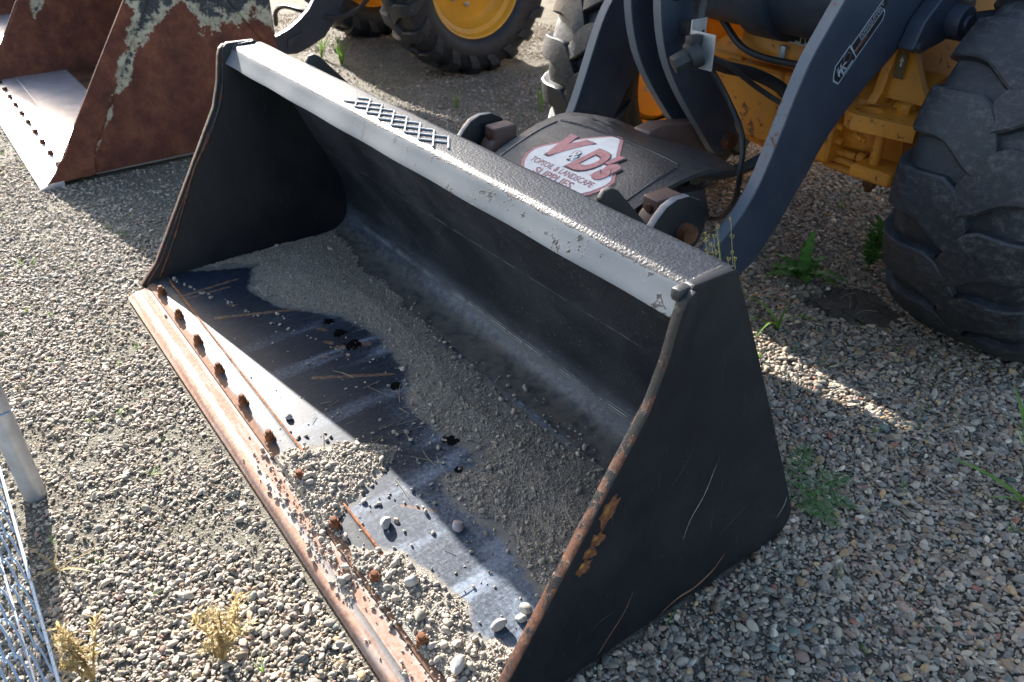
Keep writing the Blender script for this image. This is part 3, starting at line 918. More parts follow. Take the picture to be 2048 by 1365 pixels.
def seg(a, b, w):
    a, b = np.array(a), np.array(b); e = b - a
    t = np.clip(((fx - a[0]) * e[0] + (fy - a[1]) * e[1]) / (e @ e), 0, 1)
    return 1 - np.hypot(fx - a[0] - t * e[0], fy - a[1] - t * e[1]) / w
for a, b, w in (((.225, .18), (.215, .40), .020), ((.255, .19), (.262, .35), .016), ((.47, .23), (.62, .56), .022), ((.40, .30), (.42, .32), .02), ((1.05, .36), (1.19, .58), .020), ((.77, .505), (.80, .52), .020), ((.87, .485), (.89, .50), .022), ((.95, .44), (.965, .45), .016), ((.93, .50), (.97, .60), .03), ((1.75, .30), (1.82, .36), .014)):
    rust = np.maximum(rust, seg(a, b, w))
rust = np.maximum(rust, 0.85 * (1 - np.abs(fy - 0.178) / 0.010))
fattr(me, 'rust', np.clip(rust, 0, 1))
wet = np.zeros_like(fx)
for (a, b, r) in ((.747, .555, .022), (.846, .553, .026), (.945, .556, .033), (1.595, .552, .026), (1.252, .554, .022), (.169, .557, .018), (.30, .556, .014), (.488, .555, .013), (.574, .553, .02), (1.72, .50, .016), (2.19, .47, .03), (.69, .49, .007)):
    wet = np.maximum(wet, np.clip(1.05 - np.hypot(fx - a, fy - b) / (r * 1.9), 0, 1))
fattr(me, 'wet', wet)
obj_from(me, 'floor_plate', M_FLOOR, bucket)
bm = bmesh.new(); box(bm, (0.023, 0.176, 0.020), (W - 0.023, 0.88, 0.0445), 0.0); finish(bm, 'floor_underside', M_BLACK, bucket)

# cutting edge: base lip under the floor and bolted-on wear edge in front
bm = bmesh.new(); prism_x(bm, [(0.098, 0.012), (0.1745, 0.012), (0.1745, 0.0435), (0.160, 0.0440), (0.108, 0.036), (0.098, 0.032)], 0.023, W - 0.023, 0.002)
lip = finish(bm, 'lip_plate', None, bucket)
lip.data.materials.clear()
n = NT('lip_paint')
ky = n.ramp(n.math('ADD', n.math('MULTIPLY', n.xyz()[1], -22), n.noise(18, 6, 0.7, vec=n.coord((0.5, 2, 2)))), -2.25, -2.0)
cc = n.mix(ky, n.cramp(n.noise(40, 7, .7), [(0.35, (.022, .025, .030)), (0.7, (.075, .08, .085))]), n.cramp(n.noise(70, 8, .75), [(0.3, (.13, .06, .034)), (0.7, (.26, .15, .095))]))
lip.data.materials.append(n.done(cc, n.fmix(ky, 0.62, 0.9), 0, n.bump(n.noise(70, 6, .7), 0.25, 0.003), 0.3))
bm = bmesh.new(); prism_x(bm, [(0.012, 0.002), (0.0965, 0.004), (0.0965, 0.030), (0.060, 0.0275), (0.058, 0.0262), (0.056, 0.0275), (0.028, 0.020), (0.012, 0.008)], 0.035, W + 0.012, 0.0012, 1)
finish(bm, 'cutting_edge', M_CUT, bucket)
weld([(0.06, 0.1765, 0.0455), (0.6, 0.176, 0.046), (1.2, 0.177, 0.046), (1.8, 0.176, 0.046), (2.36, 0.177, 0.046)], 0.0042, bucket, mk_rust('seam_rust', 0.5, 60), 'seam_weld')

# plough bolts along the lip
bm = bmesh.new(); cyl(bm, (0, 0, -0.004), (0, 0, 0.005), 0.0175, n=24, off=0.002); cyl(bm, (0, 0, 0.004), (0, 0, 0.024), 0.0148, 0.0142, n=6, off=0.0022)
nut0 = bm
bolt0 = finish(nut0, 'bolt', M_RUST, bucket)
bm = bmesh.new(); cyl(bm, (0, 0, 0.02), (0, 0, 0.034), 0.0088, n=16, off=0.0022)
stud0 = finish(bm, 'stud', M_RUST, bolt0)
for i in range(11):
    b = bolt0 if i == 0 else share(bolt0, bucket)
    b.location = (0.141 + 0.224 * i if i < 10 else 2.335, 0.122, 0.040)
    b.rotation_euler = (0.05 * random.uniform(-1, 1), 0.05 * random.uniform(-1, 1), random.uniform(0, 1))
    if i: share(stud0, b)

# ribs and hooks behind the bucket
RIB = [(0.742, 0.80), (0.740, 0.895), (0.752, 0.912), (0.770, 0.915), (0.79, 0.905), (0.885, 0.800), (1.02, 0.52), (0.97, 0.40)]
for x in (0.425, 1.985):
    bm = bmesh.new(); prism_x(bm, RIB, x - 0.008, x + 0.008, 0.003); finish(bm, 'rear_rib', M_HOOK, bucket)
HOOK = [(1.02, 0.10), (1.04, 0.44), (1.085, 0.565), (1.165, 0.655), (1.195, 0.682), (1.235, 0.696), (1.285, 0.694), (1.330, 0.670), (1.362, 0.625), (1.366, 0.575), (1.345, 0.530), (1.300, 0.500), (1.22, 0.46), (1.20, 0.30), (1.20, 0.10)]
for x in (0.765, 1.755):
    bm = bmesh.new(); prism_x(bm, HOOK, x - 0.013, x + 0.013, 0.003)
    p = finish(bm, 'hook_plate', [M_HOOK, mat_plain('hook_edge_pale', (.15, .155, .165), 0.35, 0, 0.2, 40) if x < 1 else bpy.data.materials['hook_edge_pale']], bucket)  # edges in a paler tone than the plate sides
    for f in p.data.polygons:
        if abs(f.normal.x) < 0.6: f.material_index = 1
    s = 1 if x > 1 else -1
    bm = bmesh.new(); cyl(bm, (x - 0.10, 1.275, 0.585), (x + 0.045, 1.275, 0.585), 0.030, n=24, off=0.004) if s > 0 else cyl(bm, (x - 0.045, 1.275, 0.585), (x + 0.10, 1.275, 0.585), 0.030, n=24, off=0.004)
    finish(bm, 'hook_pin', M_RUST_DARK, bucket)

# ------------------------------------------------------------------ what lies in the bucket
n = NT('damp_sand')
sc_ = n.cramp(n.noise(9, 8, 0.7), [(0.3, (.26, .23, .19)), (0.7, (.40, .36, .30))])
gr = n.voronoi(330, 'Color'); se = n.t.nodes.new('ShaderNodeSeparateColor'); n.link(gr, se.inputs[0])
sc_ = n.mix(0.55, sc_, n.cramp(se.outputs[0], [(0, (.12, .108, .092)), (0.5, (.33, .30, .25)), (1, (.52, .48, .42))]))
M_SAND = n.done(sc_, 0.95, 0, n.bump(n.math('ADD', n.voronoi(330), n.noise(60, 7, 0.7)), 0.9, 0.006), 0.2)
def sand_h(x, y):
    s = poly_sd(x, y, SAND) + (vnoise(x, y, 17, 9, 5, 0.65) - 0.5) * 0.10
    hgt = 0.018 * sstep(s, -0.004, 0.20) + 0.003 * sstep(s, -0.004, 0.03)
    hgt += (vnoise(x, y, 7, 6, 3) - .5) * 0.012 * sstep(s, 0, .1) + (vnoise(x, y, 60, 16, 2) - .5) * 0.006 * sstep(s, 0, .03)
    return np.where(s > -0.004, ZF + 0.002 + hgt, ZF - 0.012)
me, sco = grid_mesh('sand_bed', 430, 130, lambda u, v: (0.023 + u * (W - 0.046), 0.26 + v * 0.685, sand_h(0.023 + u * (W - 0.046), 0.26 + v * 0.685)))
# drop cells that lie under the floor
bm = bmesh.new(); bm.from_mesh(me); bmesh.ops.delete(bm, geom=[v for v in bm.verts if v.co.z < ZF - 0.005], context='VERTS'); bm.to_mesh(me); bm.free()
tag(obj_from(me, 'sand_bed', M_SAND), 'bed of damp grey sand along the back of the black bucket floor', None, None, 'stuff')

def surf_z(x, y):
    z = np.full(x.shape, ZF)
    z = np.where(y < 0.172, 0.040, z)
    z = np.where(y < 0.0975, 0.029 - 0.25 * np.clip(0.06 - y, 0, 0.05), z)
    return np.maximum(z, np.where(y > 0.27, sand_h(x, y), 0))

GR_STONES = [stone_shape(300 + k, random.Random(k + 50).uniform(0.55, 0.9), 6 + k % 4, 1) for k in range(8)]
PB_STONES = [stone_shape(400 + k, random.Random(k + 90).uniform(0.55, 0.85), 4 + k % 5, 3) for k in range(12)]
def put_in_bucket(name, stones, n, dens, size, sig, label, dust=0.6, lift=0.30, lo=0.4, hi=2.4):
    x = rng.uniform(0.03, W - 0.03, n); y = rng.uniform(0.02, 0.93, n)
    k = rng.uniform(0, 1, n) < dens(x, y)
    x, y = x[k], y[k]; n = len(x)
    s = np.clip(rng.lognormal(math.log(size), sig, n), size * lo, size * hi)
    z = surf_z(x, y) + s * lift * rng.uniform(0.6, 1.2, n)
    rot = np.stack([rng.normal(0, .5, n), rng.normal(0, .5, n), rng.uniform(0, 6.28, n)], -1)
    scl = np.stack([s * rng.uniform(.95, 1.3, n), s * rng.uniform(.8, 1.0, n), s * rng.uniform(.8, 1.1, n)], -1)
    return scatter(name, stones, np.stack([x, y, z], -1), rot, scl, stone_cols(n, dust), M_STONE, label)
put_in_bucket('sand_grains', GR_STONES, 90000, lambda x, y: np.where(sand_h(x, y) > ZF, 0.75, 0) * sstep(poly_sd(x, y, SAND), -0.03, 0.01), 0.0042, 0.4, 'coarse grains on the sand in the black bucket', 0.5)
heapd = lambda x, y: (0.22 + 0.78 * sstep(y + (vnoise(x, y, 10, 77, 3) - .5) * .08, 0.085, 0.15)) * np.maximum(sstep(poly_sd(x, y, HEAP1) + (vnoise(x, y, 18, 3, 3) - .5) * .07, -0.012, 0.03), sstep(poly_sd(x, y, HEAP2) + (vnoise(x, y, 18, 7, 3) - .5) * .07, -0.012, 0.03))
edged = lambda x, y: sstep(poly_sd(x, y, EDGEH), -0.01, 0.01) * 0.55 * sstep(vnoise(x, y, 9, 61, 3), 0.38, 0.6)
# mortar-like dust under the heaps, then pebbles in two sizes
def heap_h(x, y):
    s = np.maximum(poly_sd(x, y, HEAP1), poly_sd(x, y, HEAP2)) + (vnoise(x, y, 20, 19, 4) - .5) * 0.06
    s = s - 0.075 * (1 - sstep(y, 0.05, 0.15))
    base = np.where(y < 0.0985, 0.031 - 0.25 * np.clip(0.06 - y, 0, 0.05), np.where(y < 0.175, 0.0445, ZF))
    return np.where(s > -0.003, base + 0.0008 + 0.004 * sstep(s, 0, 0.09) + 0.006 * vnoise(x, y, 70, 3, 2) * sstep(s, 0, .02), base - 0.02)
me, hco = grid_mesh('grit', 260, 100, lambda u, v: (1.27 + u * 1.105, 0.028 + v * 0.39, heap_h(1.27 + u * 1.105, 0.028 + v * 0.39)))
hb = np.where(hco[:, 1] < 0.0985, 0.0, 0)
keep_z = heap_h(hco[:, 0].astype(float), hco[:, 1].astype(float))
base_z = np.where(hco[:, 1] < 0.0985, 0.031 - 0.25 * np.clip(0.06 - hco[:, 1], 0, 0.05), np.where(hco[:, 1] < 0.175, 0.0445, ZF))
bad = keep_z < base_z - 0.005
bm = bmesh.new(); bm.from_mesh(me); bm.verts.ensure_lookup_table()
bmesh.ops.delete(bm, geom=[bm.verts[i] for i in np.nonzero(bad)[0]], context='VERTS'); bm.to_mesh(me); bm.free()
tag(obj_from(me, 'grit', M_SAND), 'pale grit caked under the pebbles at the front of the black bucket', None, None, 'stuff')
_sz = surf_z
def surf_z(x, y):
    return np.maximum(_sz(x, y), heap_h(x, y))
put_in_bucket('bucket_pebbles', PB_STONES, 26000, lambda x, y: np.clip(0.50 * heapd(x, y) * (0.45 + 0.9 * vnoise(x, y, 11, 41, 3)) + 0.5 * edged(x, y), 0, 1), 0.0100, 0.45, 'dusty pebbles heaped along the lip of the black bucket', 0.6)
put_in_bucket('bucket_chips', GR_STONES, 60000, lambda x, y: np.clip(0.8 * heapd(x, y) + 0.6 * edged(x, y) + (0.006 + 0.03 * sstep(x, 1.2, 1.9) * sstep(vnoise(x, y, 6, 51, 3), 0.4, 0.7)) * (y > .16) * sstep(x, .3, 1.2), 0, 1), 0.0058, 0.35, 'small chips of gravel between the pebbles in the black bucket', 0.65)
def loose(x, y):
    s = poly_sd(x, y, SAND)
    d = 0.20 * sstep(s, -0.07, -0.01) * (s < 0.02) * sstep(x, 0.6, 1.1) + 0.32 * sstep(s, -0.01, 0.03) * sstep(s, 0.14, 0.05) * sstep(x, 1.15, 1.5)
    d += 0.16 * sstep(poly_sd(x, y, HEAP1), -0.12, 0.0) + 0.05 * sstep(x, 1.0, 1.6) * (y > 0.13) * (s < 0) + 0.006 * (x < 1.3) * (y > .02) + 0.02 * (s > 0)
    d += 0.35 * sstep(np.abs(y - (.17 + .34 * x)), .02, .0) * (x < 1.0)
    return np.clip(d * 1.35, 0, 1)
put_in_bucket('scattered_pebbles', PB_STONES, 8000, loose, 0.0095, 0.42, 'pebbles strewn loosely over the black bucket floor', 0.5)

# the large stones one can pick out
def big_stone(x, y, s, col, label, seed, group=None):
    v, f = stone_shape(seed, 0.78, 5)
    b = bmesh.new()
    vs = [b.verts.new(p) for p in v]
    for q in f:
        try: b.faces.new([vs[i] for i in q])
        except ValueError: pass
    bmesh.ops.transform(b, matrix=Matrix.Diagonal((s * 1.25, s, s, 1)), verts=b.verts[:])
    nm = 'stone_%02d' % seed
    o = finish(b, 'pebble', mat_plain('pebble_paint' if False else 'pebble_rock', col, 0.75, 0, 0.18, 40, 0.2), None, 40)
    o.location = (x, y, float(surf_z(np.array([x]), np.array([y]))[0]) + s * 0.30)
    o.rotation_euler = (random.uniform(-.15, .15), random.uniform(-.15, .15), random.uniform(0, 6))
    tag(o, label, 'stone', group)
    return o
big_stone(2.262, 0.150, 0.044, (.42, .39, .35), 'largest pale egg shaped stone at the lip near the right side plate', 501)
big_stone(2.226, 0.285, 0.036, (.40, .37, .34), 'round pale pebble alone on bare bucket floor near the right plate', 502)
big_stone(2.225, 0.362, 0.028, (.33, .31, .27), 'beige pebble of the close pair nearest the right side plate', 503)
big_stone(2.238, 0.335, 0.026, (.38, .36, .32), 'whitish pebble of the close pair nearest the right side plate', 504)
big_stone(1.909, 0.376, 0.036, (.30, .26, .27), 'mauve grey rough stone on the shadow edge in the bucket', 505)
big_stone(1.790, 0.230, 0.036, (.40, .36, .33), 'oblong cream stone on sunlit bare floor between the two pebble heaps', 506)
big_stone(1.206, 0.206, 0.026, (.36, .33, .29), 'pale stone on sunlit floor left of the first pebble heap', 507)
big_stone(2.100, 0.150, 0.030, (.22, .20, .155), 'olive brown pebble right beside a rusty lip bolt', 508)
big_stone(2.004, 0.184, 0.034, (.40, .37, .33), 'blocky cream stone in the middle of the second pebble heap', 509)

# dry straw on the bucket floor
bm = bmesh.new()
for k in range(42):
    if k < 26: x, y = random.gauss(1.45, .16), random.gauss(.50, .06)
    else: x, y = random.uniform(1.2, 2.3), random.uniform(.2, .7)
    L = random.uniform(.03, .10); a = random.uniform(0, 3.14); bend = random.uniform(-.25, .25)
    pts = []
    for i in range(6):
        t = i / 5 - .5
        px, py = x + L * t * math.cos(a + bend * t), y + L * t * math.sin(a + bend * t)
        px = min(max(px, .05), 2.35); py = max(py, .19)
        pts.append((px, py, float(surf_z(np.array([px]), np.array([py]))[0]) + 0.0045))
    tube(bm, smooth_path(pts, 2), 0.0009, 4)
tag(finish(bm, 'straw', M_STRAW), 'dry grass stalks lying among pebbles in the black bucket', None, None, 'stuff')

# ------------------------------------------------------------------ wheels
def tyre_profile(R, w, sink=0.0):
    h = w / 2
    return [(-h * 0.62, R * 0.60), (-h * 0.90, R * 0.66), (-h * 1.0, R * 0.76), (-h * 0.985, R * 0.86), (-h * 0.93, R * 0.93), (-h * 0.82, R * 0.968), (-h * 0.55, R * 0.988), (0, R * 0.995),
            (h * 0.55, R * 0.988), (h * 0.82, R * 0.968), (h * 0.93, R * 0.93), (h * 0.985, R * 0.86), (h * 1.0, R * 0.76), (h * 0.90, R * 0.66), (h * 0.62, R * 0.60)]

def lug_mesh(R, w, side, width, height, reach):
    """one tread lug swept from the crown over the shoulder"""
    prof = tyre_profile(R, w)
    # dense outer profile by arc length from the crown centre
    half = [(x, r) for x, r in prof[7:13]]
    P = smooth_path([(x, r, 0) for x, r in half], 5)
    pts, nrm, s = [], [], [0.0]
    for i, p in enumerate(P):
        a, b = P[max(0, i - 1)], P[min(len(P) - 1, i + 1)]
        d = (b - a).normalized()
        pts.append((p.x, p.y)); nrm.append((-d.y, d.x) if False else (d.y * -1, d.x))
        if i: s.append(s[-1] + (P[i] - P[i - 1]).length)
    S = s[-1]
    b = bmesh.new()
    rings = []
    N = 11
    for i in range(N):
        t = i / (N - 1)
        q = (-0.10 + t * (reach + 0.10)) * S
        sg = 1
        aq = abs(q)
        k = 0
        while k < len(s) - 2 and s[k + 1] < aq: k += 1
        f = (aq - s[k]) / max(1e-6, s[k + 1] - s[k])
        x = pts[k][0] + f * (pts[k + 1][0] - pts[k][0]); r = pts[k][1] + f * (pts[k + 1][1] - pts[k][1])
        nx, nr = nrm[k]
        if nr < 0: nx, nr = -nx, -nr
        if q < 0: x, nx = -x, -nx
        x, nx = x * side, nx * side
        # sideways drift: curved chevron with a bulb at the crown
        drift = 0.19 * (t ** 1.15) + 0.034 * math.sin(t * 5.6)
        wd = width * (0.80 + 0.34 * math.exp(-((t - 0.22) / 0.16) ** 2) + 0.12 * t)
        if i == 0: wd *= 0.6
        hh = height * (1.0 if t < 0.8 else 1.0 - 0.55 * (t - 0.8) / 0.2)
        if i == 0: hh *= 0.75
        ring = []
        for (du, dh) in ((-0.5, -0.012), (-0.475, hh * 0.82), (-0.43, hh), (0.0, hh * 1.02), (0.43, hh), (0.475, hh * 0.82), (0.5, -0.012)):
            rr = r + nr * dh
            ang = (drift + du * wd) / R
            ring.append(b.verts.new((x + nx * dh, -rr * math.cos(ang), rr * math.sin(ang))))
        rings.append(ring)
    for a, c in zip(rings, rings[1:]):
        for k in range(6):
            b.faces.new((a[k], a[k + 1], c[k + 1], c[k]))
    b.faces.new(rings[0][::-1]); b.faces.new(rings[-1])
    return b

def rim_parts(parent, R, w, m, bolts=8, out=1):
    bm = bmesh.new()
    h = w / 2 * out
    lathe_x(bm, [(h * 0.70, R * 0.615), (h * 0.74, R * 0.60), (h * 0.70, R * 0.575), (h * 0.52, R * 0.55), (h * 0.45, R * 0.50), (h * 0.20, R * 0.46), (h * 0.10, R * 0.42), (h * 0.06, R * 0.30), (h * 0.10, R * 0.17), (h * 0.20, R * 0.165), (h * 0.22, 0.0)], 72)
    lathe_x(bm, [(-h * 0.70, R * 0.615), (-h * 0.74, R * 0.60), (-h * 0.68, R * 0.575), (-h * 0.40, R * 0.54), (-h * 0.1, R * 0.50), (h * 0.10, R * 0.46)], 72)
    rim = finish(bm, 'rim', m, parent, 25)
    bm = bmesh.new(); cyl(bm, (h * 0.14, 0, 0), (h * 0.42, 0, 0), R * 0.145, R * 0.135, n=32, off=0.008)
    finish(bm, 'hub_cap', M_DARKBODY, parent)
    first = None
    for k in range(bolts):
        a = 2 * math.pi * k / bolts
        if first is None:
            bm = bmesh.new(); cyl(bm, (h * 0.05, 0, 0), (h * 0.15, 0, 0), 0.021, n=6, off=0.003); cyl(bm, (h * 0.06, 0, 0), (h * 0.20, 0, 0), 0.011, n=12, off=0.002)
            first = finish(bm, 'wheel_nut', M_GALV, parent); o = first
        else: o = share(first, parent)
        o.location = (0, R * 0.25 * math.cos(a), R * 0.25 * math.sin(a))

def wheel(root, x, y, R, w, tm, rm, lugs, lw, lh, out, phase=0.0, name='wheel', reach=0.93, hubz=None):
    wh = bpy.data.objects.new(name, None); C.objects.link(wh); wh.parent = root
    wh.location = (x, y, hubz if hubz else R - 0.018)
    bm = bmesh.new(); lathe_x(bm, [(a, b) for a, b in [(p.x, p.y) for p in smooth_path([(q[0], q[1], 0) for q in tyre_profile(R - lh * 0.85, w)], 3)]], 96)
    ty = finish(bm, 'tyre', tm, wh, 60)
    for side in (1, -1):
        first = None
        for k in range(lugs):
            if first is None:
                b = lug_mesh(R - lh * 0.85, w, side, lw, lh, reach); bevel(b, lh * 0.12, 1, 40)
                first = finish(b, 'tread_lug', tm, wh, 32); o = first
            else: o = share(first, wh)
            o.rotation_euler = (phase + 2 * math.pi * (k + (0.5 if side > 0 else 0)) / lugs, 0, 0)
    rim_parts(wh, R, w, rm, 8, out)
    return wh

# ------------------------------------------------------------------ wheel loader behind the bucket
LX = 1.26
loader = thing('wheel_loader', 'wheel loader with slate boom and yellow axle standing behind the black bucket', 'loader', (0, 0, 0))
wheel(loader, 2.215, 2.56, 0.63, 0.47, M_TYRE_WORN, M_YEL_RIM, 16, 0.168, 0.029, 1, 0.12, 'wheel', 0.95)
wheel(loader, 0.395, 2.59, 0.63, 0.47, M_TYRE, M_YEL_RIM, 19, 0.118, 0.036, -1, 0.30, 'wheel', 0.95)

BOOM_F = [(2.30, 1.70), (2.10, 1.47), (1.982, 1.299), (1.930, 1.211), (1.895, 1.146), (1.832, 1.059), (1.781, 0.985), (1.738, 0.890), (1.686, 0.755), (1.636, 0.640), (1.575, 0.555), (1.501, 0.490), (1.42, 0.44), (1.33, 0.40), (1.25, 0.37)]
BOOM_B = [(1.21, 0.32), (1.22, 0.27), (1.27, 0.235), (1.36, 0.235), (1.50, 0.275), (1.632, 0.338), (1.694, 0.376), (1.818, 0.535), (1.882, 0.622), (1.932, 0.702), (2.018, 0.790), (2.110, 0.863), (2.205, 0.925), (2.43, 1.089), (2.62, 1.199), (2.95, 1.40), (3.20, 1.72), (3.10, 1.90), (2.75, 1.88)]
def round_poly(P, n=4):
    return [(p.y, p.z) for p in smooth_path([(0, *q) for q in P], n)]
boom_poly = round_poly(BOOM_F, 3) + round_poly(BOOM_B, 3)
for x in (LX + 0.48, LX - 0.48):
    s = 1 if x > LX else -1
    x0, x1 = (x - 0.045, x) if s > 0 else (x - 0.0, x + 0.045)
    bm = bmesh.new(); prism_x(bm, boom_poly, x0, x1, 0.003, 1)
    p = finish(bm, 'boom_arm', [M_BOOM, M_BOOM_EDGE_LIT], loader)
    for f in p.data.polygons:
        if abs(f.normal.x) < 0.6: f.material_index = 1

# tilt lever: two parallel curved plates with spacers
CRANK = [(1.60, 1.55), (1.585, 1.30), (1.598, 1.206), (1.608, 1.118), (1.624, 1.027), (1.657, 0.931), (1.706, 0.845), (1.78, 0.746), (1.858, 0.655), (1.945, 0.552), (1.975, 0.530), (2.010, 0.521), (2.050, 0.528), (2.076, 0.555), (2.078, 0.597), (2.003, 0.724), (1.941, 0.808), (1.868, 0.895), (1.80, 0.99), (1.762, 1.101), (1.75, 1.193), (1.77, 1.35), (1.80, 1.55)]
crank = bpy.data.objects.new('tilt_lever', None); C.objects.link(crank); crank.parent = loader
for x in (1.135, 1.275):
    bm = bmesh.new(); prism_x(bm, round_poly(CRANK, 2), x - 0.04, x, 0.003, 1)
    p = finish(bm, 'lever_plate', [M_BOOM, M_BOOM_EDGE_LIT], crank)
    for f in p.data.polygons:
        if abs(f.normal.x) < 0.6: f.material_index = 1
bm = bmesh.new()
cyl(bm, (1.08, 2.02, 0.575), (1.305, 2.02, 0.575), 0.032, n=24, off=0.004)
finish(bm, 'lever_pin', M_RUST_DARK, crank)
bm = bmesh.new(); cyl(bm, (1.10, 1.68, 1.16), (1.275, 1.68, 1.16), 0.06, n=24, off=0.004)
finish(bm, 'lever_spacer', M_BOOM, crank)
# link from lever to coupler
bm = bmesh.new()
prism_x(bm, [(1.62, 0.60), (1.66, 0.665), (1.72, 0.675), (2.02, 0.635), (2.06, 0.59), (2.03, 0.535), (1.98, 0.53), (1.68, 0.545), (1.63, 0.56)], 1.145, 1.225, 0.006)
finish(bm, 'tilt_link', M_COUPLER, loader)

# cross tube between the arms
bm = bmesh.new()
cyl(bm, (LX - 0.47, 2.17, 1.13), (LX + 0.44, 2.17, 1.13), 0.175, n=48, off=0.004)
finish(bm, 'cross_tube', M_BOOM, loader)
bm = bmesh.new(); cyl(bm, (1.25, 2.17, 1.13), (1.38, 2.17, 1.13), 0.200, n=48, off=0.006); finish(bm, 'tube_collar', M_BOOM, loader)

# quick coupler: rusty cross shaft with cast blocks, under the rubber flap
bm = bmesh.new()
cyl(bm, (0.80, 1.295, 0.545), (1.72, 1.295, 0.545), 0.060, n=32, off=0.006)
finish(bm, 'coupler_shaft', M_RUST_DARK, loader)
for x in (0.835, 1.665):
    bm = bmesh.new()
    cyl(bm, (x - 0.034, 1.285, 0.565), (x + 0.034, 1.285, 0.565), 0.078, n=32, off=0.008)
    box(bm, (x - 0.036, 1.235, 0.58), (x + 0.036, 1.335, 0.668), 0.012, 3)
    blk = finish(bm, 'coupler_block', M_COUPLER, loader)
    bm = bmesh.new(); cyl(bm, (x, 1.225, 0.635), (x, 1.240, 0.635), 0.013, n=16, off=0.002); finish(bm, 'grease_hole', M_RUST_DARK, blk)
bm = bmesh.new()
for x in (0.94, 1.48):
    prism_x(bm, [(1.22, 0.60), (1.40, 0.585), (1.62, 0.56), (1.66, 0.45), (1.40, 0.20), (1.24, 0.22)], x, x + 0.06, 0.005)
box(bm, (0.94, 1.27, 0.20), (1.54, 1.31, 0.53), 0.006)
finish(bm, 'coupler_frame', M_DARKBODY, loader)

# rubber flap
FP = [(1.00, .475), (1.10, .548), (1.21, .600), (1.30, .634), (1.38, .658), (1.45, .672), (1.52, .679), (1.58, .676), (1.64, .664), (1.70, .645)]
_fy = np.array([p[0] for p in FP]); _fz = np.array([p[1] for p in FP])
_fs = smooth_path([(0, y, z) for y, z in FP], 12)
_sy = np.array([p.y for p in _fs]); _sz2 = np.array([p.z for p in _fs])
def flap_z(x, y):
    edge = np.clip((np.abs(x - 1.245) - 0.20) / 0.15, 0, 1)
    return np.interp(y, _sy, _sz2) - 0.009 * edge ** 2 + 0.004 * np.sin(x * 14) * np.clip((y - 1.5) / .1, 0, 1)
def flap_surf(top):
    def fn(u, v):
        y = 1.0 + v * 0.69
        hw = np.interp(y, [1.0, 1.30, 1.56, 1.70], [0.345, 0.350, 0.372, 0.345])
        x = 1.245 + (u - .5) * 2 * hw
        return x, y, flap_z(x, y) - (0 if top else 0.014)
    return fn
bm = bmesh.new()
me1, _ = grid_mesh('flap_top', 60, 60, flap_surf(True)); me2, _ = grid_mesh('flap_bot', 60, 60, flap_surf(False))
bm.from_mesh(me1); nv = len(bm.verts); bm.from_mesh(me2); bm.verts.ensure_lookup_table()
G = lambda i, j, o: bm.verts[o + i * 61 + j]
for k in range(60):
    for a, b in (((k, 0), (k + 1, 0)), ((k + 1, 60), (k, 60)), ((0, k + 1), (0, k)), ((60, k), (60, k + 1))):
        bm.faces.new((G(*a, 0), G(*b, 0), G(*b, nv), G(*a, nv)))
bpy.data.meshes.remove(me1); bpy.data.meshes.remove(me2)
flap = finish(bm, 'rubber_flap', M_FLAP, loader, 50)

def on_flap(o, h):
    """lay a flat mesh (x, y in flap coordinates, z = height) on the flap"""
    me = o.data
    n_ = len(me.vertices); c = np.empty(n_ * 3, np.float32); me.vertices.foreach_get('co', c); c = c.reshape(-1, 3)
    c[:, 2] = flap_z(c[:, 0].astype(float), c[:, 1].astype(float)) + h + c[:, 2]
    me.vertices.foreach_set('co', c.ravel()); me.update()

def flat_poly(pts, th, name, m, parent, cut=0.02):
    """thin slab, tessellated so it can bend"""
    bm = bmesh.new()
    f = bm.faces.new([bm.verts.new((x, y, th)) for x, y in pts])
    r = bmesh.ops.extrude_face_region(bm, geom=[f])
    for v in [g for g in r['geom'] if isinstance(g, bmesh.types.BMVert)]: v.co.z = -0.004
    xs = [p[0] for p in pts]; ys = [p[1] for p in pts]
    for k in np.arange(min(ys) + cut, max(ys), cut):
        bmesh.ops.bisect_plane(bm, geom=bm.verts[:] + bm.edges[:] + bm.faces[:], plane_co=(0, k, 0), plane_no=(0, 1, 0))
    for k in np.arange(min(xs) + cut, max(xs), cut):
        bmesh.ops.bisect_plane(bm, geom=bm.verts[:] + bm.edges[:] + bm.faces[:], plane_co=(k, 0, 0), plane_no=(1, 0, 0))
    return finish(bm, name, m, parent, 40)
SIGN = [(1.236, 1.060), (1.268, 1.062), (1.425, 1.215), (1.450, 1.262), (1.448, 1.290), (1.432, 1.308), (1.262, 1.497), (1.240, 1.508), (1.215, 1.500), (1.046, 1.312), (1.030, 1.285), (1.030, 1.255), (1.050, 1.220)]
grow = lambda P, k: [(1.24 + (x - 1.24) * k, 1.284 + (y - 1.284) * k) for x, y in P]
o = flat_poly(grow(SIGN, 1.035), 0.0010, 'sign_outline', M_STICK_BLACK, flap); on_flap(o, 0.0)
o = flat_poly(SIGN, 0.0026, 'sign_border', M_SIGNRED, flap); on_flap(o, 0.0)
o = flat_poly(grow(SIGN, 0.925), 0.0036, 'sign_field', M_WHITE, flap); on_flap(o, 0.0)

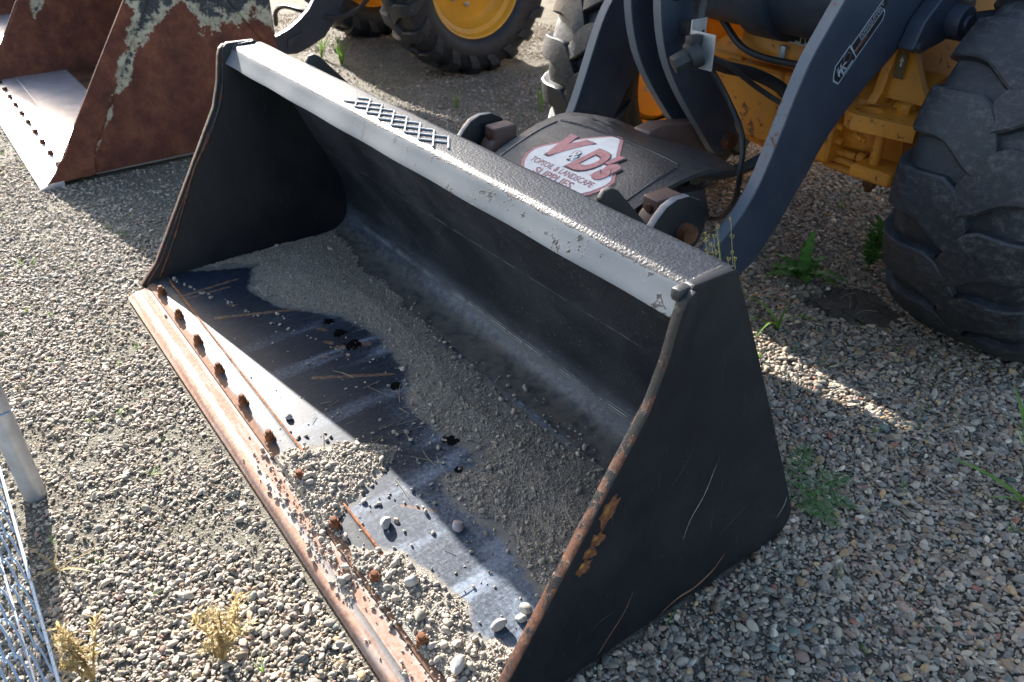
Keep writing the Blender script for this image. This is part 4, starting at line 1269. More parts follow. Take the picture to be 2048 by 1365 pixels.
def text_mesh(s, size, name, m, parent, fit, z0, z1, shear=0.0, bold=0.0, centre=None, tf=None):
    """raised lettering; fit = (x0, y0, width, height)"""
    cu = bpy.data.curves.new(name, 'FONT')
    cu.body = s; cu.size = 1.0; cu.resolution_u = 4; cu.offset = bold; cu.shear = shear
    ob = bpy.data.objects.new(name, cu)
    C.objects.link(ob)
    dg = bpy.context.evaluated_depsgraph_get()
    me = bpy.data.meshes.new_from_object(ob.evaluated_get(dg))
    bpy.data.objects.remove(ob); bpy.data.curves.remove(cu)
    bm = bmesh.new(); bm.from_mesh(me); bpy.data.meshes.remove(me)
    bmesh.ops.remove_doubles(bm, verts=bm.verts[:], dist=1e-5)
    xs = [v.co.x for v in bm.verts]; ys = [v.co.y for v in bm.verts]
    sx, sy = fit[2] / (max(xs) - min(xs)), fit[3] / (max(ys) - min(ys))
    for v in bm.verts:
        v.co = (fit[0] + (v.co.x - min(xs)) * sx, fit[1] + (v.co.y - min(ys)) * sy, z1)
    r = bmesh.ops.extrude_face_region(bm, geom=bm.faces[:])
    for v in [g for g in r['geom'] if isinstance(g, bmesh.types.BMVert)]: v.co.z = z0
    return finish(bm, name, m, parent, 40)
def flap_text(s, fit, m, z0=0.0015, z1=0.0052, shear=0.0, bold=0.0, name='lettering'):
    o = text_mesh(s, 1, name, m, flap, fit, z0, z1, shear, bold); on_flap(o, 0.0)
    return o
# white panel behind the initials is knocked out with black edging
flap_text('V', (1.078, 1.276, 0.142, 0.140), M_STICK_BLACK, 0.0015, 0.0045, 0.25, 0.11, 'letter_edge')
flap_text('V', (1.084, 1.281, 0.128, 0.130), M_SIGNRED, 0.0015, 0.0068, 0.25, 0.085)
flap_text("D's", (1.222, 1.262, 0.200, 0.142), M_STICK_BLACK, 0.0015, 0.0045, 0.25, 0.075, 'letter_edge')
flap_text("D's", (1.228, 1.267, 0.186, 0.132), M_SIGNRED, 0.0015, 0.0068, 0.25, 0.05)
flap_text('&', (1.186, 1.294, 0.050, 0.056), M_STICK_BLACK, 0.0015, 0.0072, 0.1, 0.06, 'letter_edge')
flap_text('&', (1.190, 1.297, 0.042, 0.049), M_WHITE, 0.0015, 0.0082, 0.1, 0.01)
M_SIGNFADE = mat_plain('faded_sign_print', (.34, .15, .15), 0.65, 0, 0.25, 60, 0.1)
flap_text('TOPSOIL & LANDSCAPE', (1.078, 1.233, 0.320, 0.024), M_SIGNFADE, 0.0015, 0.0044, 0, 0.012)
flap_text('SUPPLIES', (1.140, 1.196, 0.196, 0.029), M_SIGNFADE, 0.0015, 0.0044, 0, 0.02)
# small print splash at the foot of the sign
for k in range(6):
    x = 1.165 + 0.03 * k
    o = flat_poly([(x, 1.158), (x + .012, 1.155 + .01 * (k % 2)), (x + .024, 1.172), (x + .016, 1.190 - .006 * (k % 3)), (x + .006, 1.182)], 0.0044, 'print_mark', M_SIGNFADE, flap); on_flap(o, 0.0)
# moulded groove and slots in the flap
bm = bmesh.new()
def flap_path(pts, h=0.0):
    P = smooth_path([(x, y, 0) for x, y in pts], 14)
    return [(p.x, p.y, float(flap_z(np.array([p.x]), np.array([p.y]))[0]) + h) for p in P]
tube(bm, flap_path([(0.945, 1.02), (0.945, 1.20), (0.942, 1.38), (0.945, 1.46)], 0.001), 0.004, 6)
tube(bm, flap_path([(0.950, 1.475), (1.10, 1.492), (1.25, 1.496), (1.40, 1.492), (1.535, 1.482)], 0.001), 0.004, 6)
tube(bm, flap_path([(1.545, 1.46), (1.548, 1.38), (1.546, 1.20), (1.545, 1.02)], 0.001), 0.003, 6)
finish(bm, 'moulded_rib', mat_plain('wet_black_rubber', (.010, .010, .011), 0.25, 0, .2, 50), flap)
for x, y in ((0.915, 1.545), (1.02, 1.553), (1.17, 1.556), (1.50, 1.55), (1.575, 1.565), (1.565, 1.50)):
    o = flat_poly([(x, y), (x + .032, y), (x + .032, y + .016), (x, y + .016)], 0.0008, 'slot', M_STICK_BLACK, flap); on_flap(o, 0.0)

# decal on the boom: laid out in its own plane
D0 = Vector((LX + 0.4808, 1.921, 0.915)); DU = Vector((0, 0.2165, 0.2150)).normalized(); DV = Vector((0, -DU.z, DU.y))
DL = 0.30
def decal_place(o, z=0.0):
    for v in o.data.vertices:
        v.co = D0 + DU * v.co.x + DV * v.co.y + Vector((1, 0, 0)) * (v.co.z + z)
    o.data.update()
def slab(pts, th, name, m):
    bm = bmesh.new()
    f = bm.faces.new([bm.verts.new((x, y, th)) for x, y in pts])
    r = bmesh.ops.extrude_face_region(bm, geom=[f])
    for v in [g for g in r['geom'] if isinstance(g, bmesh.types.BMVert)]: v.co.z = 0
    o = finish(bm, name, m, loader, 40); decal_place(o); return o
DOUT = [(0.0, -0.032), (0.245, -0.030), (0.262, -0.015), (0.262, 0.004), (0.285, 0.006), (0.30, 0.018), (0.30, 0.030), (0.098, 0.030), (0.098, 0.036), (0.018, 0.036), (0.0, 0.018), (-0.012, 0.0)]
slab(DOUT, 0.0006, 'decal', M_STICK_SILVER)
ins = lambda P, k, cx=0.14, cy=0.0: [(cx + (x - cx) * k, cy + (y - cy) * (1 - (1 - k) * 5.5)) for x, y in P]
slab([(-0.005, 0.0), (0.004, -0.027), (0.098, -0.027), (0.093, 0.031), (0.020, 0.031), (0.004, 0.015)], 0.0010, 'decal_emblem', M_STICK_BLACK)
slab([(0.102, -0.001), (0.280, 0.000), (0.295, 0.010), (0.295, 0.026), (0.102, 0.026)], 0.0010, 'decal_panel', M_STICK_BLACK)
slab([(0.102, -0.026), (0.243, -0.026), (0.257, -0.014), (0.257, -0.004), (0.102, -0.004)], 0.0010, 'decal_panel', M_STICK_BLACK)
def decal_text(s, fit, m):
    o = text_mesh(s, 1, 'decal_lettering', m, loader, fit, 0.0010, 0.0014); decal_place(o)
decal_text('PODOLINSKY', (0.140, 0.012, 0.128, 0.012), M_STICK_SILVER)
decal_text('EQUIPMENT LTD.', (0.140, 0.0015, 0.120, 0.008), M_STICK_SILVER)
decal_text('PETROLIA', (0.108, -0.014, 0.060, 0.007), M_STICK_RED)
decal_text('LISTOWEL', (0.178, -0.014, 0.058, 0.007) if False else (0.178, -0.014, 0.0, 0.0), M_STICK_SILVER) if False else None
# emblem: an animal-like pale shape in front of a round sun
slab([(0.070 + 0.017 * math.cos(a * math.pi / 10), 0.010 + 0.017 * math.sin(a * math.pi / 10)) for a in range(20)], 0.0012, 'decal_mark', M_STICK_SILVER)
slab([(0.070 + 0.016 * math.cos(a * math.pi / 10), 0.010 + 0.016 * math.sin(a * math.pi / 10)) for a in range(20)], 0.0014, 'decal_mark', M_STICK_BLACK)
for P in ([(0.012, -0.004), (0.017, -0.016), (0.022, -0.005), (0.030, -0.004), (0.029, -0.015), (0.035, -0.018), (0.038, -0.003), (0.046, 0.001), (0.043, 0.008), (0.032, 0.006), (0.024, 0.010), (0.016, 0.006)],
          [(0.045, 0.002), (0.056, 0.000), (0.064, 0.003), (0.055, 0.006), (0.047, 0.008)], [(0.030, 0.010), (0.036, 0.018), (0.044, 0.020), (0.038, 0.014), (0.041, 0.010)], [(0.040, -0.004), (0.046, -0.016), (0.052, -0.017), (0.048, -0.004)],
          [(0.014, 0.010), (0.020, 0.018), (0.028, 0.021), (0.024, 0.014)]):
    slab(P, 0.0017, 'decal_mark', M_STICK_SILVER)
slab([(0.030, -0.024), (0.085, -0.024), (0.085, -0.019), (0.030, -0.019)], 0.0014, 'decal_mark', M_STICK_SILVER)

# pivot bracket on the boom
bm = bmesh.new()
prism_x(bm, [(2.224, 0.965), (2.262, 1.05), (2.335, 1.115), (2.44, 1.19), (2.55, 1.21), (2.56, 1.06), (2.507, 0.990), (2.40, 0.965), (2.285, 0.945)], 1.742, 1.80, 0.012, 3)
br = finish(bm, 'pivot_bracket', M_BOOM, loader)
bm = bmesh.new(); cyl(bm, (1.79, 2.43, 1.03), (1.85, 2.43, 1.03), 0.055, n=32, off=0.006); cyl(bm, (1.84, 2.43, 1.03), (1.862, 2.43, 1.03), 0.028, n=24, off=0.003)
finish(bm, 'pivot_boss', M_BOOM, br)
bm = bmesh.new(); cyl(bm, (1.80, 2.46, 1.105), (1.825, 2.46, 1.105), 0.016, n=6, off=0.003); finish(bm, 'bracket_bolt', M_GALV, br)
bm = bmesh.new(); cyl(bm, (1.795, 2.25, 0.975), (1.812, 2.25, 0.975), 0.012, n=6, off=0.002); finish(bm, 'bracket_bolt', M_BOOM, br)
bm = bmesh.new(); tube(bm, smooth_path([(1.80, 2.45, 1.02), (1.86, 2.56, 1.035), (1.93, 2.66, 1.03), (1.97, 2.75, 1.00)], 6), 0.026, 12); finish(bm, 'steering_rod', M_CAP, loader)

# front axle
ax = bpy.data.objects.new('front_axle', None); C.objects.link(ax); ax.parent = loader
AY, AZ = 2.50, 0.655
def oct_ring(x, r, k=1.0): return [(x, r)]
bm = bmesh.new()
lathe_x(bm, [(0.76, 0.0), (0.76, 0.13), (0.80, 0.155), (0.95, 0.165), (1.02, 0.20), (1.10, 0.235), (1.22, 0.245), (1.42, 0.235), (1.48, 0.205), (1.50, 0.19), (1.66, 0.175), (1.70, 0.165), (1.72, 0.19), (1.80, 0.19), (1.80, 0.0)], 12, 0, (AY, AZ))
finish(bm, 'axle_housing', M_YEL, ax, 20)
# cast ribs and flange steps
for zz in (0.80, 0.765, 0.73):
    bm = bmesh.new(); cyl(bm, (0.93, AY - 0.215, zz), (1.10, AY - 0.225, zz), 0.017, n=12, off=0.006); finish(bm, 'cast_rib', M_YEL, ax)
for zz in (0.545, 0.515, 0.485):
    bm = bmesh.new(); cyl(bm, (1.50, AY - 0.165, zz), (1.63, AY - 0.170, zz - 0.004), 0.014, n=12, off=0.005); finish(bm, 'cast_rib', M_YEL, ax)
    bm = bmesh.new(); cyl(bm, (1.638, AY - 0.17, zz), (1.668, AY - 0.17, zz), 0.018, n=6, off=0.003); finish(bm, 'axle_bolt', M_YEL, ax)
bm = bmesh.new(); box(bm, (1.03, AY - 0.265, 0.52), (1.32, AY - 0.10, 0.80), 0.03, 3); box(bm, (1.30, AY - 0.25, 0.505), (1.56, AY - 0.08, 0.80), 0.03, 3); finish(bm, 'diff_case', M_YEL, ax, 30)
bm = bmesh.new(); prism_x(bm, [(2.20, 0.86), (2.21, 0.90), (2.24, 1.10), (2.40, 1.10), (2.42, 0.84), (2.22, 0.82)], 1.12, 1.60, 0.03, 3); finish(bm, 'front_frame_plate', M_YEL, loader)
for (x, z) in ((1.53, 0.60), (1.40, 0.74)):
    bm = bmesh.new(); cyl(bm, (x, AY - 0.262, z), (x, AY - 0.244, z), 0.020, n=20, off=0.003); cyl(bm, (x, AY - 0.267, z), (x, AY - 0.25, z), 0.009, n=6); finish(bm, 'drain_plug', M_YEL, ax)
first = None
for k in range(9):
    a = math.radians(200 + 17 * k)
    if first is None:
        bm = bmesh.new(); cyl(bm, (1.555, 0, 0), (1.585, 0, 0), 0.015, n=6, off=0.003); first = finish(bm, 'flange_bolt', M_YEL, ax); o = first
    else: o = share(first, ax)
    o.location = (0, AY + 0.215 * math.sin(a), AZ + 0.0 + 0.19 * math.cos(a))
bm = bmesh.new(); lathe_x(bm, [(1.52, 0.0), (1.52, 0.225), (1.558, 0.225), (1.558, 0.0)], 40, 0, (AY, AZ)); finish(bm, 'axle_flange', M_YEL, ax)
bm = bmesh.new(); tube(bm, smooth_path([(1.05, 2.16, 0.97), (1.20, 2.14, 0.88), (1.36, 2.17, 0.855), (1.52, 2.20, 0.87), (1.66, 2.24, 0.93)], 8), 0.013, 8); finish(bm, 'brake_hose', M_RUBBER_HOSE, loader)
bm = bmesh.new(); cyl(bm, (1.33, 2.20, 0.845), (1.33, 2.20, 0.905), 0.016, n=6, off=0.003); finish(bm, 'hose_fitting', M_GALV, loader)
# data plate on the frame
bm = bmesh.new(); box(bm, (1.35, 2.203, 0.915), (1.46, 2.2075, 0.958), 0.0); o = finish(bm, 'data_plate', M_STICK_PALE, loader); o.rotation_euler = (0, 0, 0)
for k in range(5):
    bm = bmesh.new(); box(bm, (1.358 + k * .02, 2.2005, 0.922 + .006 * (k % 2)), (1.371 + k * .02, 2.2035, 0.948 - .004 * (k % 3)), 0.0); finish(bm, 'plate_symbol', M_STICK_BLACK, o)

# yellow frame side: gusset, web and towing lug right of the axle
bm = bmesh.new()
prism_x(bm, [(2.27, 0.76), (2.30, 0.80), (2.33, 0.92), (2.36, 1.05), (2.42, 1.30), (2.60, 1.50), (3.2, 1.5), (3.2, 0.80), (2.6, 0.72)], 1.655, 1.69, 0.004)
finish(bm, 'frame_side', M_YEL, loader)
bm = bmesh.new()
for k in range(8):
    t0, t1 = k / 8, (k + 1) / 8
    f = lambda t: (1.69 + 0.16 * (1 - t) ** 2.2, 2.33 + 0.06 * t, 0.775 + 0.40 * t)
    a, b = f(t0), f(t1)
    v = [bm.verts.new(p) for p in ((1.688, a[1], a[2]), a, b, (1.688, b[1], b[2]))]
    w_ = [bm.verts.new((p.co.x, p.co.y + 0.03, p.co.z)) for p in v]
    bm.faces.new(v); bm.faces.new(w_[::-1])
    for i in range(4): bm.faces.new((v[i], v[(i + 1) % 4], w_[(i + 1) % 4], w_[i]))
finish(bm, 'gusset', M_YEL, loader)
bm = bmesh.new()
def lug_plate(z0, z1, cx, cy, r, hole, x1, y1):
    N = 28
    pts = [(cx + r * math.cos(a), cy + r * math.sin(a)) for a in [math.radians(75 + 210 * k / N) for k in range(N + 1)]]
    pts += [(x1, cy - 0.05), (x1, y1), (cx + 0.02, y1)]
    b = bmesh.new()
    hp = [(cx + hole * math.cos(2 * math.pi * k / 24), cy + hole * math.sin(2 * math.pi * k / 24)) for k in range(24)]
    es = []
    for P in (pts, hp):
        vs = [b.verts.new((x, y, z1)) for x, y in P]
        es += [b.edges.new((vs[i], vs[(i + 1) % len(vs)])) for i in range(len(vs))]
    bmesh.ops.triangle_fill(b, edges=es, use_beauty=True)
    r_ = bmesh.ops.extrude_face_region(b, geom=b.faces[:])
    for v in [g for g in r_['geom'] if isinstance(g, bmesh.types.BMVert)]: v.co.z = z0
    bmesh.ops.recalc_face_normals(b, faces=b.faces[:])
    return b
b = lug_plate(0.695, 0.748, 1.70, 2.235, 0.078, 0.042, 1.90, 2.36)
finish(b, 'towing_lug', [M_YEL], loader, 40)
bm = bmesh.new(); cyl(bm, (1.79, 2.29, 0.746), (1.79, 2.29, 0.752), 0.034, n=24); cyl(bm, (1.79, 2.29, 0.75), (1.79, 2.29, 0.782), 0.026, n=6, off=0.004); finish(bm, 'lug_bolt', M_YEL, loader)
bm = bmesh.new(); cyl(bm, (1.745, 2.26, 0.50), (1.745, 2.26, 0.70), 0.019, n=16); finish(bm, 'lug_pin', M_YEL, loader)
bm = bmesh.new(); box(bm, (1.685, 2.20, 0.515), (1.85, 2.36, 0.565), 0.02, 3); finish(bm, 'lower_lug', M_YEL, loader)
bm = bmesh.new(); cyl(bm, (1.745, 2.26, 0.478), (1.745, 2.26, 0.517), 0.024, n=6, off=0.003); cyl(bm, (1.745, 2.26, 0.462), (1.745, 2.26, 0.48), 0.014, n=12); finish(bm, 'lug_nut', M_RUST_DARK, loader)
bm = bmesh.new(); cyl(bm, (1.66, 2.24, 0.655), (1.715, 2.225, 0.645), 0.008, n=10); cyl(bm, (1.69, 2.232, 0.65), (1.70, 2.229, 0.648), 0.013, n=6); finish(bm, 'bleed_screw', M_YEL, ax)
bm = bmesh.new(); box(bm, (1.70, 2.3272, 0.845), (1.735, 2.3290, 0.930)); o = finish(bm, 'arrow_sticker', mat_plain('brown_sticker', (.10, .07, .03), .5), loader)
bm = bmesh.new(); v = [bm.verts.new(p) for p in ((1.7175, 2.3262, 0.918), (1.709, 2.3262, 0.903), (1.714, 2.3262, 0.903), (1.714, 2.3262, 0.885), (1.721, 2.3262, 0.885), (1.721, 2.3262, 0.903), (1.726, 2.3262, 0.903))]; bm.faces.new(v); finish(bm, 'arrow_mark', M_STICK_PALE, o)
# dark fender mount above the tyre
bm = bmesh.new(); box(bm, (1.80, 2.55, 1.14), (2.30, 3.05, 1.20), 0.02); finish(bm, 'fender', M_DARKBODY, loader)

# electrical coupling on its bracket, hose and cables
bm = bmesh.new()
box(bm, (1.375, 1.652, 0.925), (1.475, 1.656, 1.035), 0.0)
box(bm, (1.372, 1.652, 0.985), (1.376, 1.72, 1.065), 0.0)
finish(bm, 'plug_bracket', M_ALU, loader)
bm = bmesh.new()
d = Vector((-0.42, -0.80, -0.42)).normalized(); c0 = Vector((1.425, 1.645, 0.978))
cyl(bm, c0, c0 + d * 0.040, 0.044, n=24, off=0.006)
cyl(bm, c0 + d * 0.030, c0 + d * 0.092, 0.033, 0.031, n=8, off=0.006)
box(bm, (1.40, 1.60, 1.000), (1.43, 1.65, 1.030), 0.004)
finish(bm, 'plug_socket', M_CAP, loader)
bm = bmesh.new(); box(bm, (1.27, 1.70, 1.00), (1.33, 1.74, 1.045), 0.006); cyl(bm, (1.32, 1.715, 1.015), (1.37, 1.70, 1.0), 0.022, n=16); finish(bm, 'plug_clamp', M_CAP, loader)
bm = bmesh.new()
tube(bm, smooth_path([(1.40, 1.70, 0.94), (1.36, 1.86, 0.885), (1.37, 2.02, 0.835), (1.43, 2.11, 0.775), (1.475, 2.12, 0.69), (1.47, 2.07, 0.60), (1.43, 1.98, 0.53), (1.36, 1.86, 0.50), (1.27, 1.76, 0.515), (1.18, 1.70, 0.55)], 10), 0.021, 12)
finish(bm, 'hydraulic_hose', M_RUBBER_HOSE, loader)
bm = bmesh.new(); tube(bm, smooth_path([(1.45, 1.66, 0.97), (1.44, 1.80, 0.905), (1.46, 1.92, 0.825), (1.54, 1.98, 0.775), (1.63, 1.99, 0.785), (1.70, 2.02, 0.82)], 10), 0.009, 8); finish(bm, 'cable', M_RUBBER_HOSE, loader)
bm = bmesh.new(); tube(bm, smooth_path([(1.32, 1.78, 0.93), (1.40, 1.85, 0.78), (1.48, 1.85, 0.67), (1.53, 1.80, 0.57), (1.525, 1.80, 0.47), (1.47, 1.80, 0.385), (1.40, 1.78, 0.37), (1.33, 1.70, 0.42)], 10), 0.010, 8); finish(bm, 'cable', M_RUBBER_HOSE, loader)
bm = bmesh.new(); tube(bm, smooth_path([(1.40, 1.77, 1.35), (1.36, 1.74, 1.2), (1.35, 1.72, 1.08), (1.37, 1.70, 0.99)], 8), 0.017, 10); finish(bm, 'hydraulic_hose', M_RUBBER_HOSE, loader)
bm = bmesh.new(); tube(bm, smooth_path([(1.46, 1.50, 0.56), (1.50, 1.47, 0.50), (1.55, 1.42, 0.46), (1.60, 1.36, 0.44)], 8), 0.018, 10); finish(bm, 'wrapped_hose', M_STRAW, loader)

def loader_body(root, x, dy, m_body, dark=M_DARKBODY):
    """frame, cab and engine hood: above the picture, they throw the yard's shade"""
    bm = bmesh.new()
    box(bm, (x - 0.33, 2.45 + dy, 0.85), (x - 0.24, 3.6 + dy, 1.75), 0.02); box(bm, (x + 0.24, 2.45 + dy, 0.85), (x + 0.33, 3.6 + dy, 1.75), 0.02); box(bm, (x - 0.3, 3.0 + dy, 0.55), (x + 0.3, 3.6 + dy, 1.0), 0.02)
    finish(bm, 'front_frame', m_body, root)
    bm = bmesh.new(); box(bm, (x - 0.45, 3.7 + dy, 0.6), (x + 0.45, 5.9 + dy, 1.25), 0.04); finish(bm, 'rear_frame', dark, root)
    bm = bmesh.new(); prism_x(bm, [(4.9 + dy, 1.2), (4.9 + dy, 2.05), (5.9 + dy, 1.9), (6.1 + dy, 1.7), (6.1 + dy, 1.2)], x - 0.62, x + 0.62, 0.05, 3); finish(bm, 'engine_hood', m_body, root)
    cab = bpy.data.objects.new('cab', None); C.objects.link(cab); cab.parent = root
    bm = bmesh.new()
    box(bm, (x - 0.68, 3.55 + dy, 1.2), (x + 0.68, 4.95 + dy, 1.45), 0.03)
    for sx in (-0.66, 0.60):
        for yy in (3.6, 4.84): box(bm, (x + sx, yy + dy, 1.44), (x + sx + 0.06, yy + dy + 0.08, 2.75), 0.01)
    box(bm, (x - 0.75, 3.4 + dy, 2.74), (x + 0.75, 5.0 + dy, 2.9), 0.04)
    finish(bm, 'cab_frame', dark, cab)
    bm = bmesh.new(); box(bm, (x - 0.63, 3.62 + dy, 1.45), (x + 0.63, 3.63 + dy, 2.74)); box(bm, (x - 0.63, 4.9 + dy, 1.45), (x + 0.63, 4.91 + dy, 2.74)); finish(bm, 'windscreen', M_GLASS, cab)
loader_body(loader, LX, 0.0, M_YEL_RIM)
for sx in (-1, 1):
    wheel(loader, LX + sx * 0.80, 5.1, 0.63, 0.47, M_TYRE_FAR, M_YEL_RIM, 19, 0.118, 0.036, sx, 0.1)

# ------------------------------------------------------------------ rusty bucket on the left
OLD = [(-0.005, 0.020), (0.07, 0.114), (0.20, 0.300), (0.38, 0.565), (0.587, 0.864), (0.76, 1.12), (0.84, 1.27), (0.88, 1.30), (1.12, 1.30), (1.24, 1.10), (1.335, 0.80), (1.335, 0.55), (1.28, 0.36), (1.14, 0.12), (1.06, 0.050), (0.95, 0.038), (0.215, 0.030)]
OLD_CUT = [(-0.012, 0.022), (0.065, 0.118), (0.19, 0.302), (0.372, 0.57), (0.58, 0.87), (0.75, 1.125), (0.83, 1.26), (0.92, 1.26), (0.86, 1.12), (0.69, 0.853), (0.54, 0.62), (0.39, 0.385), (0.245, 0.148), (0.228, 0.06), (0.225, 0.030)]
def old_bucket(loc, label):
    root = thing('loader_bucket', label, 'bucket', loc)
    OW = 2.44
    for x0, x1, c0, c1 in ((-0.024, 0.0, -0.001, 0.014), (-OW, -OW + 0.024, -OW - 0.014, -OW + 0.001)):
        bm = bmesh.new(); prism_x(bm, OLD, x0, x1, 0.003, 1)
        # nibbled front lip
        finish(bm, 'side_plate', M_OLD, root)
        cut = [(y + (random.uniform(-.012, .010) if z < 0.30 and y < 0.2 else 0), z) for y, z in OLD_CUT]
        nib = []
        for (a, b) in zip(cut[:2], cut[1:3]):
            for t in (0, .2, .4, .6, .8): nib.append((a[0] + (b[0] - a[0]) * t + random.uniform(-.012, .012), a[1] + (b[1] - a[1]) * t))
        bm = bmesh.new(); prism_x(bm, nib + cut[2:], c0, c1, 0.002, 1); finish(bm, 'side_cutter', M_OLD, root)
    bm = bmesh.new(); prism_x(bm, [(1.10, 0.81), (1.13, 0.82), (1.285, 0.585), (1.255, 0.575)], 0.0, 0.018, 0.003); finish(bm, 'corner_strip', M_OLD, root)
    back = [(0.55, 0.050), (0.85, 0.055), (1.00, 0.075), (1.13, 0.16), (1.24, 0.36), (1.29, 0.55), (1.29, 0.80), (1.20, 1.08), (1.08, 1.28)]
    P = [(p.y, p.z) for p in smooth_path([(0, *q) for q in back], 4)]
    bm = bmesh.new()
    r = [[bm.verts.new((x, y + o, z - o * 0.4)) for y, z in P] for x, o in ((-OW + 0.024, 0), (-0.024, 0), (-0.024, 0.014), (-OW + 0.024, 0.014))]
    for i in range(4):
        a, b = r[i], r[(i + 1) % 4]
        for k in range(len(P) - 1): bm.faces.new((a[k], a[k + 1], b[k + 1], b[k]))
    finish(bm, 'back_plate', M_OLD_IN, root, 60)
    bm = bmesh.new(); prism_x(bm, [(1.02, 1.24), (1.03, 1.295), (0.88, 1.295), (0.86, 1.25)], -OW + 0.024, -0.024, 0.006); finish(bm, 'top_beam', M_OLD, root)
    bm = bmesh.new(); box(bm, (-OW + 0.024, 0.205, 0.018), (-0.024, 0.86, 0.0495), 0.0); finish(bm, 'floor_plate', M_STEEL, root)
    bm = bmesh.new(); prism_x(bm, [(0.065, 0.015), (0.204, 0.015), (0.204, 0.0485), (0.09, 0.048), (0.065, 0.036)], -OW + 0.024, -0.024, 0.002); finish(bm, 'lip_plate', M_STEEL, root)
    bm = bmesh.new(); prism_x(bm, [(-0.055, 0.001), (0.064, 0.004), (0.064, 0.032), (0.00, 0.030), (-0.055, 0.010)], -OW + 0.06, 0.015, 0.002); finish(bm, 'cutting_edge', M_STEEL, root)
    first = None
    for i in range(10):
        if first is None:
            bm = bmesh.new(); cyl(bm, (0, 0, 0), (0, 0, 0.026), 0.017, 0.014, n=12, off=0.003); first = finish(bm, 'bolt', M_RUST_DARK, root); o = first
        else: o = share(first, root)
        o.location = (-0.19 - 0.235 * i, 0.085, 0.046)
    bm = bmesh.new(); tube(bm, [(-OW + 0.03, 0.206, 0.050), (-0.03, 0.206, 0.050)], 0.005, 6); finish(bm, 'seam_weld', M_STEEL, root)
    return root
old_bucket((-1.45, 0, 0), 'rusted brown loader bucket with peeling cream paint left of the black bucket')
old_bucket((-4.20, 0.16, 0), 'rusted bucket partly seen at the top left edge beyond the nearer rusty one')

# ------------------------------------------------------------------ second loader further back
SX, SY = -3.0, 0.47
far = thing('wheel_loader', 'loader with yellow wheel rims parked behind the rusted brown bucket', 'loader', (0, 0, 0))
for sx in (1, -1):
    wheel(far, SX + sx * 0.80, 3.10, 0.65, 0.47, M_TYRE_FAR, M_YEL_RIM, 20, 0.10, 0.034, sx, 0.2)
ARM = [(2.60, 1.55), (2.096, 0.704), (1.997, 0.586), (1.951, 0.527), (1.876, 0.471), (1.795, 0.422), (1.702, 0.388), (1.60, 0.370), (1.50, 0.355), (1.46, 0.325), (1.48, 0.285), (1.55, 0.265), (1.70, 0.258), (1.822, 0.252), (1.902, 0.275), (2.043, 0.333), (2.142, 0.439), (2.221, 0.562), (2.36, 0.80), (2.70, 1.15), (3.30, 1.60), (3.55, 1.95), (3.35, 2.05)]
for x in (-2.40, -3.645):
    bm = bmesh.new(); prism_x(bm, ARM, x - 0.045, x, 0.004, 1)
    p = finish(bm, 'boom_arm', [M_BOOM, M_BOOM_EDGE_LIT], far)
    for f in p.data.polygons:
        if abs(f.normal.x) < 0.6: f.material_index = 1
FAR_SUN_BLOCK = [(1.25, 2.30), (1.40, 2.20), (2.45, 2.20), (2.75, 2.32), (2.85, 2.7), (2.4, 3.1), (1.6, 3.1), (1.22, 2.8)]  # outline shaped to shade the ground right of the black bucket
for x in (-2.93, -3.07):
    bm = bmesh.new(); prism_x(bm, FAR_SUN_BLOCK, x - 0.04, x, 0.003, 1); finish(bm, 'tilt_lever', M_BOOM, far)  # unseen plates added high on the far loader to block the sun
bm = bmesh.new(); prism_x(bm, [(1.766, 0.36), (1.881, 0.392), (1.853, 0.325), (1.755, 0.295)], -2.40, -2.385, 0.004); finish(bm, 'arm_pad', M_BOOM, far)
bm = bmesh.new(); cyl(bm, (-3.65, 2.6, 1.25), (-2.44, 2.6, 1.25), 0.15, n=32); finish(bm, 'cross_tube', M_BOOM, far)
bm = bmesh.new(); cyl(bm, (-3.72, 3.1, 0.62), (-2.28, 3.1, 0.62), 0.17, n=16, off=0.02); finish(bm, 'front_axle', M_YEL, far)
bm = bmesh.new(); tube(bm, smooth_path([(-3.07, 1.95, 0.33), (-2.95, 1.92, 0.44), (-2.78, 1.92, 0.50), (-2.58, 1.95, 0.50), (-2.42, 2.05, 0.47), (-2.32, 2.15, 0.47), (-2.22, 2.25, 0.53), (-2.1, 2.3, 0.66)], 8), 0.017, 8); finish(bm, 'hydraulic_hose', M_RUBBER_HOSE, far)
loader_body(far, SX, SY, M_YEL_RIM)
for sx in (-1, 1):
    wheel(far, SX + sx * 0.80, 5.6, 0.65, 0.47, M_TYRE_FAR, M_YEL_RIM, 16, 0.118, 0.036, sx, 0.1)

# ------------------------------------------------------------------ chain link fence
fence = thing('chain_link_fence', 'blue grey chain link fence with round galvanised post at the lower left edge', 'fence', (0, 0, 0))
FYY = -0.562
bm = bmesh.new()
cyl(bm, (1.045, -0.497, -0.05), (1.045, -0.497, 1.28), 0.0300, n=32)
post = finish(bm, 'post', M_GALV, fence)
bm = bmesh.new(); cyl(bm, (1.045, -0.497, 1.27), (1.045, -0.497, 1.31), 0.033, 0.02, n=32, off=0.008); finish(bm, 'post_cap', M_GALV, post)
bm = bmesh.new()
ring = [(1.045 + 0.0325 * math.cos(a), -0.497 + 0.0325 * math.sin(a), 0.285 + 0.015 * math.cos(a)) for a in [2 * math.pi * k / 32 for k in range(34)]]
tube(bm, ring + [(1.085, -0.53, 0.30), (1.10, FYY, 0.305)], 0.0022, 6); finish(bm, 'tie_wire', M_WIRE, post)
pitch, rowh, nrow = 0.052, 0.052, 21
def bulge(z): return 0.088 * math.sin(math.pi * min(1, z / 1.13))
